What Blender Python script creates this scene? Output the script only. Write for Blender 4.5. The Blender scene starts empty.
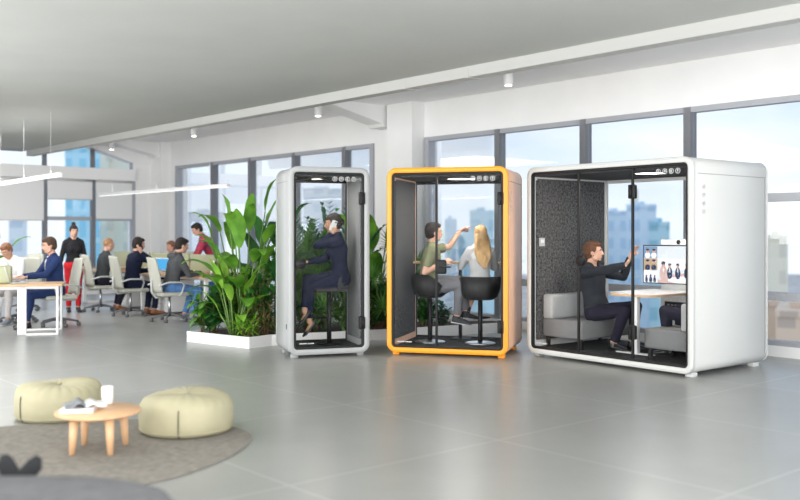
import bpy, bmesh, math, random
from mathutils import Vector, Matrix, Quaternion, noise
R = math.radians
V = Vector
random.seed(7)
scene = bpy.context.scene
COL = scene.collection

# ------------------------------------------------------------------ camera
EYE = 1.47
F = 917.0
cd = bpy.data.cameras.new('camera'); cam = bpy.data.objects.new('camera', cd); COL.objects.link(cam)
cam.location = (0, 0, EYE); cam.rotation_euler = (R(90), 0, 0)
cd.sensor_width = 36; cd.lens = F * 36 / 800
cd.shift_y = -18 / 800
cd.clip_end = 2000
cd.dof.use_dof = True; cd.dof.focus_distance = 10.6; cd.dof.aperture_fstop = 1.0
scene.camera = cam

# ------------------------------------------------------------------ view
vs = scene.view_settings
scene.display_settings.display_device = 'sRGB'
vs.view_transform = 'Standard'; vs.look = 'None'; vs.gamma = 1; vs.use_curve_mapping = False
vs.exposure = 0.36
scene.cycles.use_denoising = True
scene.cycles.max_bounces = 10
scene.cycles.transparent_max_bounces = 16
scene.cycles.caustics_reflective = False
scene.cycles.caustics_refractive = False

# ------------------------------------------------------------------ world: pale blue sky with soft clouds
w = bpy.data.worlds.new('sky'); scene.world = w; w.use_nodes = True
nt = w.node_tree; nt.nodes.clear()
out = nt.nodes.new('ShaderNodeOutputWorld'); bg = nt.nodes.new('ShaderNodeBackground')
tc = nt.nodes.new('ShaderNodeTexCoord'); sep = nt.nodes.new('ShaderNodeSeparateXYZ')
ramp = nt.nodes.new('ShaderNodeValToRGB'); nz = nt.nodes.new('ShaderNodeTexNoise')
mp = nt.nodes.new('ShaderNodeMapping'); mix = nt.nodes.new('ShaderNodeMix'); mix.data_type = 'RGBA'
r2 = nt.nodes.new('ShaderNodeValToRGB')
nt.links.new(tc.outputs['Generated'], sep.inputs[0]); nt.links.new(sep.outputs['Z'], ramp.inputs[0])
e = ramp.color_ramp.elements
e[0].position = 0.0; e[0].color = (.80, .87, .95, 1); e[1].position = .45; e[1].color = (.50, .66, .92, 1)
x_ = e.new(.12); x_.color = (.68, .79, .95, 1)
nt.links.new(tc.outputs['Generated'], mp.inputs[0]); mp.inputs['Scale'].default_value = (2.2, 2.2, 6)
nt.links.new(mp.outputs[0], nz.inputs['Vector']); nz.inputs['Scale'].default_value = 2.0; nz.inputs['Detail'].default_value = 5
nt.links.new(nz.outputs['Fac'], r2.inputs[0]); r2.color_ramp.elements[0].position = .42; r2.color_ramp.elements[1].position = .68
nt.links.new(r2.outputs[0], mix.inputs['Factor']); nt.links.new(ramp.outputs[0], mix.inputs['A']); mix.inputs['B'].default_value = (.93, .96, 1, 1)
nt.links.new(mix.outputs['Result'], bg.inputs[0]); bg.inputs[1].default_value = .95
nt.links.new(bg.outputs[0], out.inputs[0])

# ------------------------------------------------------------------ large area lights added as fill: unseen panels below the ceiling, brightening the room
def area(name, loc, size, power, color=(1, 1, 1), rot=(0, 0, 0)):
    l = bpy.data.lights.new(name, 'AREA'); l.shape = 'RECTANGLE'; l.size, l.size_y = size; l.energy = power; l.color = color
    o = bpy.data.objects.new(name, l); COL.objects.link(o); o.location = loc; o.rotation_euler = rot
    return o
area('fill_panel_down', (0.5, 1.0, 3.24), (9, 6), 230, (1, .99, .97), (R(38), 0, 0))
area('fill_panel_down', (-5.2, 9.5, 3.24), (5, 5), 170, (1, .99, .97), (R(10), 0, 0))
area('fill_panel_down', (-7.5, 15.5, 3.2), (3, 4), 130, (1, .99, .97), (0, 0, R(41)))
area('fill_panel_down', (5.2, 4.5, 3.24), (4, 5), 50, (1, .99, .97), (R(14), 0, 0))
# added, unseen upward fill panels that brighten the lowered ceiling
area('fill_panel_up', (-1, 1.5, 1.9), (20, 6), 1450, (1, 1, .985), (R(180 - 50), 0, 0))
area('fill_panel_up', (-9, 6, 2.0), (5, 8), 800, (1, 1, .985), (R(180 - 35), 0, R(-35)))

# ================================================================== helpers
def put(o, loc=None, rz=None):
    if loc is not None: o.location = loc
    if rz is not None: o.rotation_euler = (0, 0, rz)
    return o
def tag(o, label, cat, group=None, kind=None):
    o['label'] = label; o['category'] = cat
    if group: o['group'] = group
    if kind: o['kind'] = kind
    return o
def thing(name, label, cat, loc=(0, 0, 0), rz=0, group=None):
    o = bpy.data.objects.new(name, None); COL.objects.link(o); o.empty_display_size = .1
    put(o, loc, rz); return tag(o, label, cat, group)
def copy_tree(o, parent=None):
    c = o.copy(); COL.objects.link(c)
    if parent is not None: c.parent = parent
    for ch in [k for k in o.children]: copy_tree(ch, c)
    return c

class MB:
    def __init__(s): s.v = []; s.f = []; s.m = []; s.sm = []; s.T = Matrix.Identity(4)
    def add(s, vs_, fs, mi=0, smooth=False):
        b = len(s.v)
        s.v += [tuple(s.T @ V(p)) for p in vs_]
        for f in fs: s.f.append(tuple(b + i for i in f)); s.m.append(mi); s.sm.append(smooth)
        return s
    def box(s, lo, hi, mi=0, rot=None, bev=0):
        (a, b, c), (d, e_, f) = lo, hi
        if bev > 0: return s.rbox(lo, hi, bev, mi)
        vv = [V(p) for p in ((a, b, c), (d, b, c), (d, e_, c), (a, e_, c), (a, b, f), (d, b, f), (d, e_, f), (a, e_, f))]
        if rot is not None:
            ce = V(((a + d) / 2, (b + e_) / 2, (c + f) / 2)); vv = [ce + rot @ (p - ce) for p in vv]
        return s.add(vv, [(0, 3, 2, 1), (4, 5, 6, 7), (0, 1, 5, 4), (1, 2, 6, 5), (2, 3, 7, 6), (3, 0, 4, 7)], mi)
    def rbox(s, lo, hi, r, mi=0, seg=3):
        bm = bmesh.new(); bmesh.ops.create_cube(bm, size=1)
        ce = (V(lo) + V(hi)) / 2; sz = V(hi) - V(lo)
        for v_ in bm.verts: v_.co = V((v_.co.x * sz.x, v_.co.y * sz.y, v_.co.z * sz.z)) + ce
        bmesh.ops.bevel(bm, geom=list(bm.edges), offset=min(r, min(sz) * .49), segments=seg, profile=.5, affect='EDGES')
        s.bm(bm, mi, True); return s
    def bm(s, bm, mi=0, smooth=False):
        bm.verts.ensure_lookup_table(); bm.verts.index_update()
        s.add([v_.co.copy() for v_ in bm.verts], [[v_.index for v_ in f.verts] for f in bm.faces], mi, smooth); bm.free(); return s
    def rings(s, rings, mi=0, smooth=True, cap=True, closed=False):
        n = len(rings[0]); vv = [p for r_ in rings for p in r_]; ff = []
        m_ = len(rings)
        for i in range(m_ if closed else m_ - 1):
            j = (i + 1) % m_
            for k in range(n):
                k2 = (k + 1) % n
                ff.append((i * n + k, i * n + k2, j * n + k2, j * n + k))
        if cap and not closed:
            ff.append(tuple(range(n - 1, -1, -1))); ff.append(tuple((m_ - 1) * n + k for k in range(n)))
        return s.add(vv, ff, mi, smooth)
    def lathe(s, prof, c=(0, 0, 0), n=24, mi=0, smooth=True, cap=True):
        rr = []
        for r_, z in prof: rr.append([V((c[0] + r_ * math.cos(2 * math.pi * k / n), c[1] + r_ * math.sin(2 * math.pi * k / n), c[2] + z)) for k in range(n)])
        return s.rings(rr, mi, smooth, cap)
    def cyl(s, a, b, r1, r2=None, n=14, mi=0, smooth=True):
        r2 = r1 if r2 is None else r2; return s.tube([a, b], [r1, r2], n, mi, smooth)
    def tube(s, pts, rad, n=10, mi=0, smooth=True, ref=None, closed=False):
        pts = [V(p) for p in pts]; m_ = len(pts)
        if not isinstance(rad, (list, tuple)): rad = [rad] * m_
        rr = []; prev = None
        for i, p in enumerate(pts):
            if closed: t = pts[(i + 1) % m_] - pts[i - 1]
            else: t = pts[min(i + 1, m_ - 1)] - pts[max(i - 1, 0)]
            t.normalize()
            if ref is not None: a = V(ref) - t * V(ref).dot(t)
            elif prev is None:
                a = V((0, 0, 1)) if abs(t.z) < .9 else V((1, 0, 0)); a = a - t * a.dot(t)
            else: a = prev - t * prev.dot(t)
            if a.length < 1e-5: a = t.orthogonal()
            a.normalize(); prev = a; b = t.cross(a)
            q = rad[i]; ra, rb = q if isinstance(q, (tuple, list)) else (q, q)
            rr.append([p + a * ra * math.cos(2 * math.pi * k / n) + b * rb * math.sin(2 * math.pi * k / n) for k in range(n)])
        return s.rings(rr, mi, smooth, not closed, closed)
    def ell(s, c, r_, axes=None, n=12, mi=0):
        c = V(c); r_ = (r_, r_, r_) if not isinstance(r_, (tuple, list)) else r_
        A = axes or (V((1, 0, 0)), V((0, 1, 0)), V((0, 0, 1))); rr = []
        for i in range(1, n):
            ph = math.pi * i / n
            rr.append([c + A[0] * r_[0] * math.sin(ph) * math.cos(2 * math.pi * k / n) + A[1] * r_[1] * math.sin(ph) * math.sin(2 * math.pi * k / n) - A[2] * r_[2] * math.cos(ph) for k in range(n)])
        return s.rings(rr, mi, True)
    def prism(s, poly, z0, z1, mi=0, smooth=False):
        n = len(poly); vv = [V((p[0], p[1], z0)) for p in poly] + [V((p[0], p[1], z1)) for p in poly]
        ff = [tuple(range(n - 1, -1, -1)), tuple(range(n, 2 * n))] + [(k, (k + 1) % n, n + (k + 1) % n, n + k) for k in range(n)]
        return s.add(vv, ff, mi, smooth)
    def mesh(s, name):
        me = bpy.data.meshes.new(name); me.from_pydata(s.v, [], s.f)
        me.polygons.foreach_set('material_index', s.m); me.polygons.foreach_set('use_smooth', s.sm); me.update()
        bm = bmesh.new(); bm.from_mesh(me); bmesh.ops.recalc_face_normals(bm, faces=bm.faces); bm.to_mesh(me); bm.free()
        return me
    def obj(s, name, mats, parent=None):
        me = s.mesh(name)
        for m_ in (mats if isinstance(mats, (list, tuple)) else [mats]): me.materials.append(m_)
        o = bpy.data.objects.new(name, me); COL.objects.link(o)
        if parent is not None: o.parent = parent
        return o

def struct(name, mb, mat, parent=None):
    o = mb.obj(name, mat, parent)
    if parent is None: o['kind'] = 'structure'
    return o

# ------------------------------------------------------------------ materials
def sock(n, name): return n.inputs[name]
def mat(name, col, rough=.5, metal=0, noise_=0, nscale=8, bump=0, bscale=60, emit=0, spec=.5, sheen=0, coat=0, stretch=(1, 1, 1), sss=0):
    m = bpy.data.materials.new(name); m.use_nodes = True; t = m.node_tree; b = t.nodes['Principled BSDF']
    c = tuple(col) + (1,)
    b.inputs['Base Color'].default_value = c; b.inputs['Roughness'].default_value = rough; b.inputs['Metallic'].default_value = metal
    b.inputs['Specular IOR Level'].default_value = spec
    if sheen: b.inputs['Sheen Weight'].default_value = sheen
    if coat: b.inputs['Coat Weight'].default_value = coat; b.inputs['Coat Roughness'].default_value = .12
    if sss: b.inputs['Subsurface Weight'].default_value = sss; b.inputs['Subsurface Radius'].default_value = (.02, .008, .004)
    if emit: b.inputs['Emission Color'].default_value = c; b.inputs['Emission Strength'].default_value = emit
    if noise_ or bump:
        tc_ = t.nodes.new('ShaderNodeTexCoord'); mp_ = t.nodes.new('ShaderNodeMapping'); mp_.inputs['Scale'].default_value = stretch
        t.links.new(tc_.outputs['Object'], mp_.inputs[0])
    if noise_:
        n_ = t.nodes.new('ShaderNodeTexNoise'); n_.inputs['Scale'].default_value = nscale; n_.inputs['Detail'].default_value = 6
        t.links.new(mp_.outputs[0], n_.inputs['Vector'])
        rp = t.nodes.new('ShaderNodeValToRGB'); rp.color_ramp.elements[0].position = .3; rp.color_ramp.elements[1].position = .7
        rp.color_ramp.elements[0].color = tuple(max(0, x * (1 - noise_)) for x in col) + (1,)
        rp.color_ramp.elements[1].color = tuple(min(1, x * (1 + noise_)) for x in col) + (1,)
        t.links.new(n_.outputs['Fac'], rp.inputs[0]); t.links.new(rp.outputs[0], b.inputs['Base Color'])
    if bump:
        n2 = t.nodes.new('ShaderNodeTexNoise'); n2.inputs['Scale'].default_value = bscale; n2.inputs['Detail'].default_value = 4
        t.links.new(mp_.outputs[0], n2.inputs['Vector'])
        bp = t.nodes.new('ShaderNodeBump'); bp.inputs['Strength'].default_value = bump; bp.inputs['Distance'].default_value = .01
        t.links.new(n2.outputs['Fac'], bp.inputs['Height']); t.links.new(bp.outputs[0], b.inputs['Normal'])
    return m
def glass_mat(name, tint=(1, 1, 1), refl=.5, rough=0.0):
    m = bpy.data.materials.new(name); m.use_nodes = True; t = m.node_tree; t.nodes.clear()
    o = t.nodes.new('ShaderNodeOutputMaterial'); mx = t.nodes.new('ShaderNodeMixShader'); tr = t.nodes.new('ShaderNodeBsdfTransparent')
    gl = t.nodes.new('ShaderNodeBsdfGlossy'); fr = t.nodes.new('ShaderNodeFresnel'); mu = t.nodes.new('ShaderNodeMath'); mu.operation = 'MULTIPLY'
    tr.inputs[0].default_value = tuple(tint) + (1,); gl.inputs['Roughness'].default_value = rough; gl.inputs[0].default_value = (1, 1, 1, 1)
    fr.inputs[0].default_value = 1.45; mu.inputs[1].default_value = refl
    t.links.new(fr.outputs[0], mu.inputs[0]); t.links.new(mu.outputs[0], mx.inputs[0]); t.links.new(tr.outputs[0], mx.inputs[1]); t.links.new(gl.outputs[0], mx.inputs[2])
    t.links.new(mx.outputs[0], o.inputs[0]); return m
def emis(name, col, s=1):
    m = bpy.data.materials.new(name); m.use_nodes = True; t = m.node_tree; t.nodes.clear()
    o = t.nodes.new('ShaderNodeOutputMaterial'); e_ = t.nodes.new('ShaderNodeEmission'); e_.inputs[0].default_value = tuple(col) + (1,); e_.inputs[1].default_value = s
    t.links.new(e_.outputs[0], o.inputs[0]); return m
def leaf_mat(name, c1, c2, scale=6):
    m = bpy.data.materials.new(name); m.use_nodes = True; t = m.node_tree; b = t.nodes['Principled BSDF']; b.inputs['Roughness'].default_value = .42
    tc_ = t.nodes.new('ShaderNodeTexCoord'); n_ = t.nodes.new('ShaderNodeTexNoise'); n_.inputs['Scale'].default_value = scale; n_.inputs['Detail'].default_value = 3
    t.links.new(tc_.outputs['Object'], n_.inputs['Vector']); rp = t.nodes.new('ShaderNodeValToRGB')
    rp.color_ramp.elements[0].position = .35; rp.color_ramp.elements[1].position = .65
    rp.color_ramp.elements[0].color = tuple(c1) + (1,); rp.color_ramp.elements[1].color = tuple(c2) + (1,)
    t.links.new(n_.outputs['Fac'], rp.inputs[0]); t.links.new(rp.outputs[0], b.inputs['Base Color'])
    tl = t.nodes.new('ShaderNodeBsdfTranslucent'); t.links.new(rp.outputs[0], tl.inputs[0]); mx = t.nodes.new('ShaderNodeMixShader'); mx.inputs[0].default_value = .35
    o = t.nodes['Material Output']; t.links.new(b.outputs[0], mx.inputs[1]); t.links.new(tl.outputs[0], mx.inputs[2]); t.links.new(mx.outputs[0], o.inputs[0])
    return m

D1 = V((-.657, .754, 0)); D2 = V((.754, .657, 0)); ANG = math.atan2(D1.y, D1.x)   # the building's two directions
ANG2 = math.atan2(D2.y, D2.x)
P0 = V((4.55, 10.7, 0))                                                          # a point at the foot of the window wall

def floor_mat():
    m = bpy.data.materials.new('polished_concrete'); m.use_nodes = True; t = m.node_tree; b = t.nodes['Principled BSDF']
    N = t.nodes.new; L = t.links.new
    tc_ = N('ShaderNodeTexCoord')
    n1 = N('ShaderNodeTexNoise'); n1.inputs['Scale'].default_value = .7; n1.inputs['Detail'].default_value = 7; n1.inputs['Roughness'].default_value = .6; n1.inputs['Distortion'].default_value = .6
    L(tc_.outputs['Object'], n1.inputs['Vector'])
    rp = N('ShaderNodeValToRGB'); rp.color_ramp.elements[0].position = .3; rp.color_ramp.elements[1].position = .72
    rp.color_ramp.elements[0].color = (.285, .29, .28, 1); rp.color_ramp.elements[1].color = (.335, .34, .33, 1); L(n1.outputs['Fac'], rp.inputs[0])
    def seam(dirv, off, pitch):
        dt = N('ShaderNodeVectorMath'); dt.operation = 'DOT_PRODUCT'; L(tc_.outputs['Object'], dt.inputs[0]); dt.inputs[1].default_value = dirv
        s1 = N('ShaderNodeMath'); s1.operation = 'SUBTRACT'; L(dt.outputs['Value'], s1.inputs[0]); s1.inputs[1].default_value = off
        p1 = N('ShaderNodeMath'); p1.operation = 'PINGPONG'; L(s1.outputs[0], p1.inputs[0]); p1.inputs[1].default_value = pitch / 2
        l1 = N('ShaderNodeMath'); l1.operation = 'LESS_THAN'; L(p1.outputs[0], l1.inputs[0]); l1.inputs[1].default_value = .009
        return l1
    a = seam(tuple(D1), 2.66, 1.77); c = seam(tuple(D2), 4.78, 1.77)
    mx = N('ShaderNodeMath'); mx.operation = 'MAXIMUM'; L(a.outputs[0], mx.inputs[0]); L(c.outputs[0], mx.inputs[1])
    ml = N('ShaderNodeMath'); ml.operation = 'MULTIPLY'; L(mx.outputs[0], ml.inputs[0]); ml.inputs[1].default_value = .36
    mc = N('ShaderNodeMix'); mc.data_type = 'RGBA'; L(ml.outputs[0], mc.inputs['Factor']); L(rp.outputs[0], mc.inputs['A']); mc.inputs['B'].default_value = (.6, .6, .59, 1)
    L(mc.outputs['Result'], b.inputs['Base Color'])
    n2 = N('ShaderNodeTexNoise'); n2.inputs['Scale'].default_value = 3; n2.inputs['Detail'].default_value = 5; L(tc_.outputs['Object'], n2.inputs['Vector'])
    mr = N('ShaderNodeMapRange'); L(n2.outputs['Fac'], mr.inputs['Value']); mr.inputs['To Min'].default_value = .27; mr.inputs['To Max'].default_value = .34
    L(mr.outputs[0], b.inputs['Roughness']); b.inputs['Specular IOR Level'].default_value = .55
    return m

def facade_mat(name, wall, glass, sx=3.0, sz=3.2, fx=.6, fz=.6):
    m = bpy.data.materials.new(name); m.use_nodes = True; t = m.node_tree; b = t.nodes['Principled BSDF']; N = t.nodes.new; L = t.links.new
    tc_ = N('ShaderNodeTexCoord'); sp = N('ShaderNodeSeparateXYZ'); L(tc_.outputs['Object'], sp.inputs[0])
    ad = N('ShaderNodeMath'); ad.operation = 'ADD'; L(sp.outputs['X'], ad.inputs[0]); L(sp.outputs['Y'], ad.inputs[1])
    def band(src, s_, f_):
        d = N('ShaderNodeMath'); d.operation = 'DIVIDE'; L(src, d.inputs[0]); d.inputs[1].default_value = s_
        fr = N('ShaderNodeMath'); fr.operation = 'FRACT'; L(d.outputs[0], fr.inputs[0])
        l = N('ShaderNodeMath'); l.operation = 'LESS_THAN'; L(fr.outputs[0], l.inputs[0]); l.inputs[1].default_value = f_; return l
    a = band(ad.outputs[0], sx, fx); c = band(sp.outputs['Z'], sz, fz)
    mu = N('ShaderNodeMath'); mu.operation = 'MULTIPLY'; L(a.outputs[0], mu.inputs[0]); L(c.outputs[0], mu.inputs[1])
    mc = N('ShaderNodeMix'); mc.data_type = 'RGBA'; L(mu.outputs[0], mc.inputs['Factor']); mc.inputs['A'].default_value = tuple(wall) + (1,); mc.inputs['B'].default_value = tuple(glass) + (1,)
    L(mc.outputs['Result'], b.inputs['Base Color']); b.inputs['Roughness'].default_value = .6
    return m

M = {}
M['floor'] = floor_mat()
M['ceiling'] = mat('grey_ceiling_plaster', (.44, .452, .436), .85, noise_=.03, nscale=1.2)
M['white_wall'] = mat('white_wall_paint', (.86, .855, .85), .75, noise_=.02, nscale=2)
M['duct'] = mat('pale_grey_duct', (.46, .46, .445), .7)
M['frame_grey'] = mat('grey_window_frame', (.40, .41, .44), .5, metal=.1)
M['glass'] = glass_mat('window_glass', (.97, .985, 1), .45)
M['podglass'] = glass_mat('booth_glass', (.99, .993, .993), .04)
M['blind'] = mat('roller_blind_fabric', (.80, .80, .80), .9)
M['black'] = mat('black_metal', (.012, .012, .013), .5, spec=.3)
M['black_soft'] = mat('black_lining', (.03, .03, .032), .8, bump=.2)
M['charcoal'] = mat('charcoal_carpet', (.035, .036, .038), .95, noise_=.3, nscale=120, bump=.4, bscale=200)
M['felt'] = mat('dark_grey_felt', (.085, .085, .088), .98, noise_=.75, nscale=36, bump=.6, bscale=60)
M['felt_light'] = mat('mid_grey_felt', (.17, .175, .18), .98, noise_=.5, nscale=60, bump=.5, bscale=90)
M['pod_grey'] = mat('light_grey_lacquer', (.40, .41, .415), .4)
M['pod_white'] = mat('white_lacquer', (.66, .665, .65), .38)
M['pod_orange'] = mat('orange_lacquer', (.93, .36, .02), .38)
M['pod_peach'] = mat('copper_veneer', (.90, .55, .37), .42, noise_=.08, nscale=3, stretch=(6, 6, .6))
M['seam'] = mat('dark_seam', (.25, .25, .25), .7)
M['mark'] = mat('white_print', (.85, .85, .85), .6)
M['mark_grey'] = mat('grey_print', (.60, .60, .58), .6)
M['chrome'] = mat('brushed_steel', (.62, .62, .64), .28, metal=1)
M['oak'] = mat('light_oak', (.62, .40, .22), .5, noise_=.14, nscale=5, stretch=(1, 9, 1))
M['table_oak'] = mat('pale_oak_table', (.70, .43, .24), .45, noise_=.1, nscale=5, stretch=(1, 7, 1))
M['white_top'] = mat('white_laminate', (.86, .86, .85), .35)
M['white_metal'] = mat('white_powder_coat', (.80, .80, .80), .4)
M['sofa'] = mat('grey_upholstery', (.20, .20, .205), .92, noise_=.1, nscale=70, bump=.25, bscale=220)
M['sofa_light'] = mat('pale_grey_upholstery', (.44, .44, .44), .92, noise_=.08, nscale=70, bump=.25, bscale=220)
M['pouf'] = mat('sage_beige_leatherette', (.43, .395, .26), .62, noise_=.06, nscale=5, bump=.15, bscale=18)
M['pouf_seam'] = mat('dark_olive_piping', (.17, .16, .11), .8)
M['rug'] = mat('taupe_rug_pile', (.235, .215, .19), 1, noise_=.2, nscale=22, bump=.5, bscale=120)
M['ottoman'] = mat('dark_grey_wool', (.135, .135, .145), .96, noise_=.16, nscale=14, bump=.4, bscale=180)
M['darkleaf'] = mat('dark_charcoal_leaf', (.012, .013, .016), .8)
M['paper'] = mat('white_paper', (.78, .78, .78), .7)
M['cover_grey'] = mat('grey_magazine_cover', (.23, .25, .28), .4, noise_=.6, nscale=9)
M['ceramic'] = mat('white_ceramic', (.88, .88, .87), .25)
M['chair_cream'] = mat('cream_mesh_fabric', (.50, .50, .44), .85, bump=.15, bscale=120)
M['chair_grey'] = mat('light_grey_plastic', (.55, .55, .54), .5)
M['base_dark'] = mat('dark_grey_base', (.12, .12, .13), .4)
M['olive'] = mat('olive_acrylic_screen', (.40, .42, .27), .5)
M['planter'] = mat('white_planter_board', (.80, .80, .80), .5)
M['soil'] = mat('dark_soil', (.05, .035, .025), 1, noise_=.4, nscale=30)
M['laptop'] = mat('silver_laptop_shell', (.55, .56, .58), .35, metal=.6)
M['lamp_glow'] = emis('warm_lamp_glow', (1, .93, .80), 5)
M['lamp_white'] = emis('pendant_diffuser_glow', (1, 1, 1), 1.25)
M['blue_screen'] = emis('blue_screen_glow', (.10, .45, .85), .8)
M['pale_screen'] = emis('pale_screen_glow', (.95, .80, .70), .9)
M['concrete_out'] = mat('hazy_city_ground', (.50, .47, .43), .9, noise_=.35, nscale=.12)
L1 = leaf_mat('banana_leaf', (.07, .22, .02), (.20, .44, .05), 4)
L2 = leaf_mat('dark_leaf', (.02, .10, .02), (.05, .20, .04), 6)
L3 = leaf_mat('palm_leaf', (.06, .20, .03), (.17, .38, .08), 6)
L4 = leaf_mat('lime_leaf', (.18, .42, .03), (.33, .60, .08), 6)
L5 = leaf_mat('blue_green_leaf', (.03, .14, .06), (.08, .25, .12), 6)
M['stem'] = mat('green_stem', (.12, .22, .05), .6)
M['trunk'] = mat('brown_plant_stem', (.16, .10, .05), .9)

# ================================================================== setting
def wb(mb, t0, t1, n0, n1, z0, z1, mi=0):
    'box in wall coordinates: t along the window wall, n outward from it'
    a = P0 + D1 * t0 + D2 * n0; b = P0 + D1 * t1 + D2 * n0; c = P0 + D1 * t1 + D2 * n1; d = P0 + D1 * t0 + D2 * n1
    mb.prism([a.to_2d(), b.to_2d(), c.to_2d(), d.to_2d()], z0, z1, mi); return mb
TC = 16.0      # the corner with the end wall
HC = 3.65      # high ceiling
LOW = 3.30
EDGE = -3.24   # n of the lowered ceiling's edge

struct('floor', wb(MB(), -11, TC + .3, -22, .3, -.25, 0), M['floor'])
struct('ceiling', wb(MB(), -11, TC + .3, EDGE - .25, .3, HC, HC + .2), M['white_wall'])
struct('ceiling_lowered', wb(MB(), -11, TC + .3, -22, EDGE, LOW, HC + .2), M['ceiling'])
mb = MB(); wb(mb, -11, TC, EDGE, EDGE + .16, LOW - .12, LOW + .05)
wb(mb, 2.05, 2.09, EDGE - .005, EDGE + .165, LOW - .128, LOW + .05); wb(mb, 3.1, 3.14, EDGE - .005, EDGE + .165, LOW - .128, LOW + .05)
for t_ in (8.0, 11.2, 13.3): wb(mb, t_, t_ + .04, EDGE - .005, EDGE + .165, LOW - .125, LOW + .05)
struct('trim_1', mb, M['duct'])
# beams under the high ceiling with sloping haunches towards the window wall
def beam(t0, t1, name):
    mb = MB(); pr = [(0, 3.28), (0, HC), (-3.1, HC), (-3.1, HC - .02), (-1.5, HC - .06), (-.35, 3.34), (-.3, 3.28)]
    for tt in (t0, t1): pass
    n = len(pr); vv = [P0 + D1 * t0 + D2 * a + V((0, 0, z)) for a, z in pr] + [P0 + D1 * t1 + D2 * a + V((0, 0, z)) for a, z in pr]
    ff = [tuple(range(n - 1, -1, -1)), tuple(range(n, 2 * n))] + [(k, (k + 1) % n, n + (k + 1) % n, n + k) for k in range(n)]
    mb.add(vv, ff); struct(name, mb, M['white_wall'])
beam(7.0, 7.4, 'trim_2'); beam(15.55, 15.98, 'trim_3')
# window wall: header, curb, columns
ZT = 3.06
mb = MB(); wb(mb, -11, TC, 0, .3, ZT, HC); wb(mb, -11, TC, -.02, .3, 0, .13)
wb(mb, 6.3, 7.62, -.0, .3, .13, ZT); wb(mb, 6.3, 6.95, -.28, 0, 0, HC)
wb(mb, 15.15, TC, 0, .3, .13, ZT); wb(mb, 15.45, TC, -.25, 0, 0, HC)
struct('wall_right', mb, M['white_wall'])
mull_a = [-8.54, -6.9, -5.25, -3.6, -1.96, -.315, 1.33, 2.98, 4.62, 6.22]
mull_b = [7.68, 8.5, 10.15, 11.8, 13.4, 15.1]
wi = 1
def window(t0, t1, high=False, gap=.05):
    global wi
    mb = MB()
    wb(mb, t0 - gap, t0 + gap, -.03, .12, .13, ZT); wb(mb, t1 - gap, t1 + gap, -.03, .12, .13, ZT)
    wb(mb, t0, t1, -.02, .1, ZT - .07, ZT); wb(mb, t0, t1, -.02, .1, .13, .19); wb(mb, t0, t1, -.02, .1, .66, .76)
    if high: wb(mb, t0, t1, -.02, .1, 1.83, 1.93)
    o = struct('window_%d' % wi, mb, M['frame_grey']); wi += 1
    struct('pane', wb(MB(), t0 + gap, t1 - gap, .045, .057, .19, ZT - .07), M['glass'], o)
for i in range(len(mull_a) - 1): window(mull_a[i], mull_a[i + 1], high=(mull_a[i] < 1.3))
for i in range(len(mull_b) - 1): window(mull_b[i], mull_b[i + 1])

# end wall (left in the picture): runs along -D2 from the corner
PC = P0 + D1 * TC
def eb(mb, s0, s1, n0, n1, z0, z1, mi=0):
    a = PC - D2 * s0 + D1 * n0; b = PC - D2 * s1 + D1 * n0; c = PC - D2 * s1 + D1 * n1; d = PC - D2 * s0 + D1 * n1
    mb.prism([a.to_2d(), b.to_2d(), c.to_2d(), d.to_2d()], z0, z1, mi); return mb
mb = MB(); eb(mb, -.3, .7, 0, .3, 0, HC); eb(mb, .7, 22, 0, .3, 0, .12); eb(mb, .7, 22, -.12, .3, 2.70, 2.98)
eb(mb, 0, 22, 0, .3, 3.5, HC)
vv = [(.0, 3.5), (.0, 3.14), (.7, 3.14), (1.9, 3.5)]
n = 4; pts = [PC - D2 * a + D1 * -.05 + V((0, 0, z)) for a, z in vv] + [PC - D2 * a + D1 * .3 + V((0, 0, z)) for a, z in vv]
mb.add(pts, [(3, 2, 1, 0), (4, 5, 6, 7)] + [(k, (k + 1) % 4, 4 + (k + 1) % 4, 4 + k) for k in range(4)])
struct('wall_back', mb, M['white_wall'])
em = [.7, 1.69, 2.82, 3.95, 5.08, 6.21, 7.34, 8.5]
for i in range(len(em) - 1):
    s0, s1 = em[i], em[i + 1]
    mb = MB(); g = .045
    for s_ in (s0, s1): eb(mb, s_ - g, s_ + g, -.02, .1, .12, 2.7); eb(mb, s_ - g, s_ + g, .02, .1, 2.98, 3.5)
    eb(mb, s0, s1, -.01, .1, .12, .18); eb(mb, s0, s1, -.01, .1, 1.74, 1.83)
    o = struct('window_%d' % wi, mb, M['frame_grey']); wi += 1
    mb = MB(); eb(mb, s0 + g, s1 - g, .05, .06, .18, 2.7); eb(mb, s0 + g, s1 - g, .05, .06, 2.98, 3.5)
    struct('pane', mb, M['glass'], o)
    zb = {0: 1.79, 1: 2.24}.get(i, 1.75)
    t_ = thing('roller_blind', {0: 'white roller blind in the window bay nearest the corner column', 1: 'short white roller blind pulled highest, above the blue building', 2: 'wide white roller blind above the man in the blue suit'}.get(i, 'white roller blind beyond the left edge of the row'), 'blind', tuple(PC - D2 * ((s0 + s1) / 2) + V((0, 0, zb))), 0, 'roller blinds on the end wall')
    Ti = Matrix.Translation(-V(t_.location))
    mb = MB(); mb.T = Ti; eb(mb, s0 + g, s1 - g, -.035, -.031, zb, 2.66); mb.obj('blind_fabric', M['blind'], t_)
    mb = MB(); mb.T = Ti; eb(mb, s0 + g, s1 - g, -.042, -.024, zb - .025, zb); mb.obj('bottom_bar', M['chair_grey'], t_)
    mb = MB(); mb.T = Ti; mb.cyl(PC - D2 * (s0 + g) + D1 * -.04 + V((0, 0, 2.67)), PC - D2 * (s1 - g) + D1 * -.04 + V((0, 0, 2.67)), .025); mb.obj('roller', M['chair_grey'], t_)
struct('wall_left', eb(MB(), 8.5, 22, 0, .3, .12, 3.5), M['white_wall'])

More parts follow.
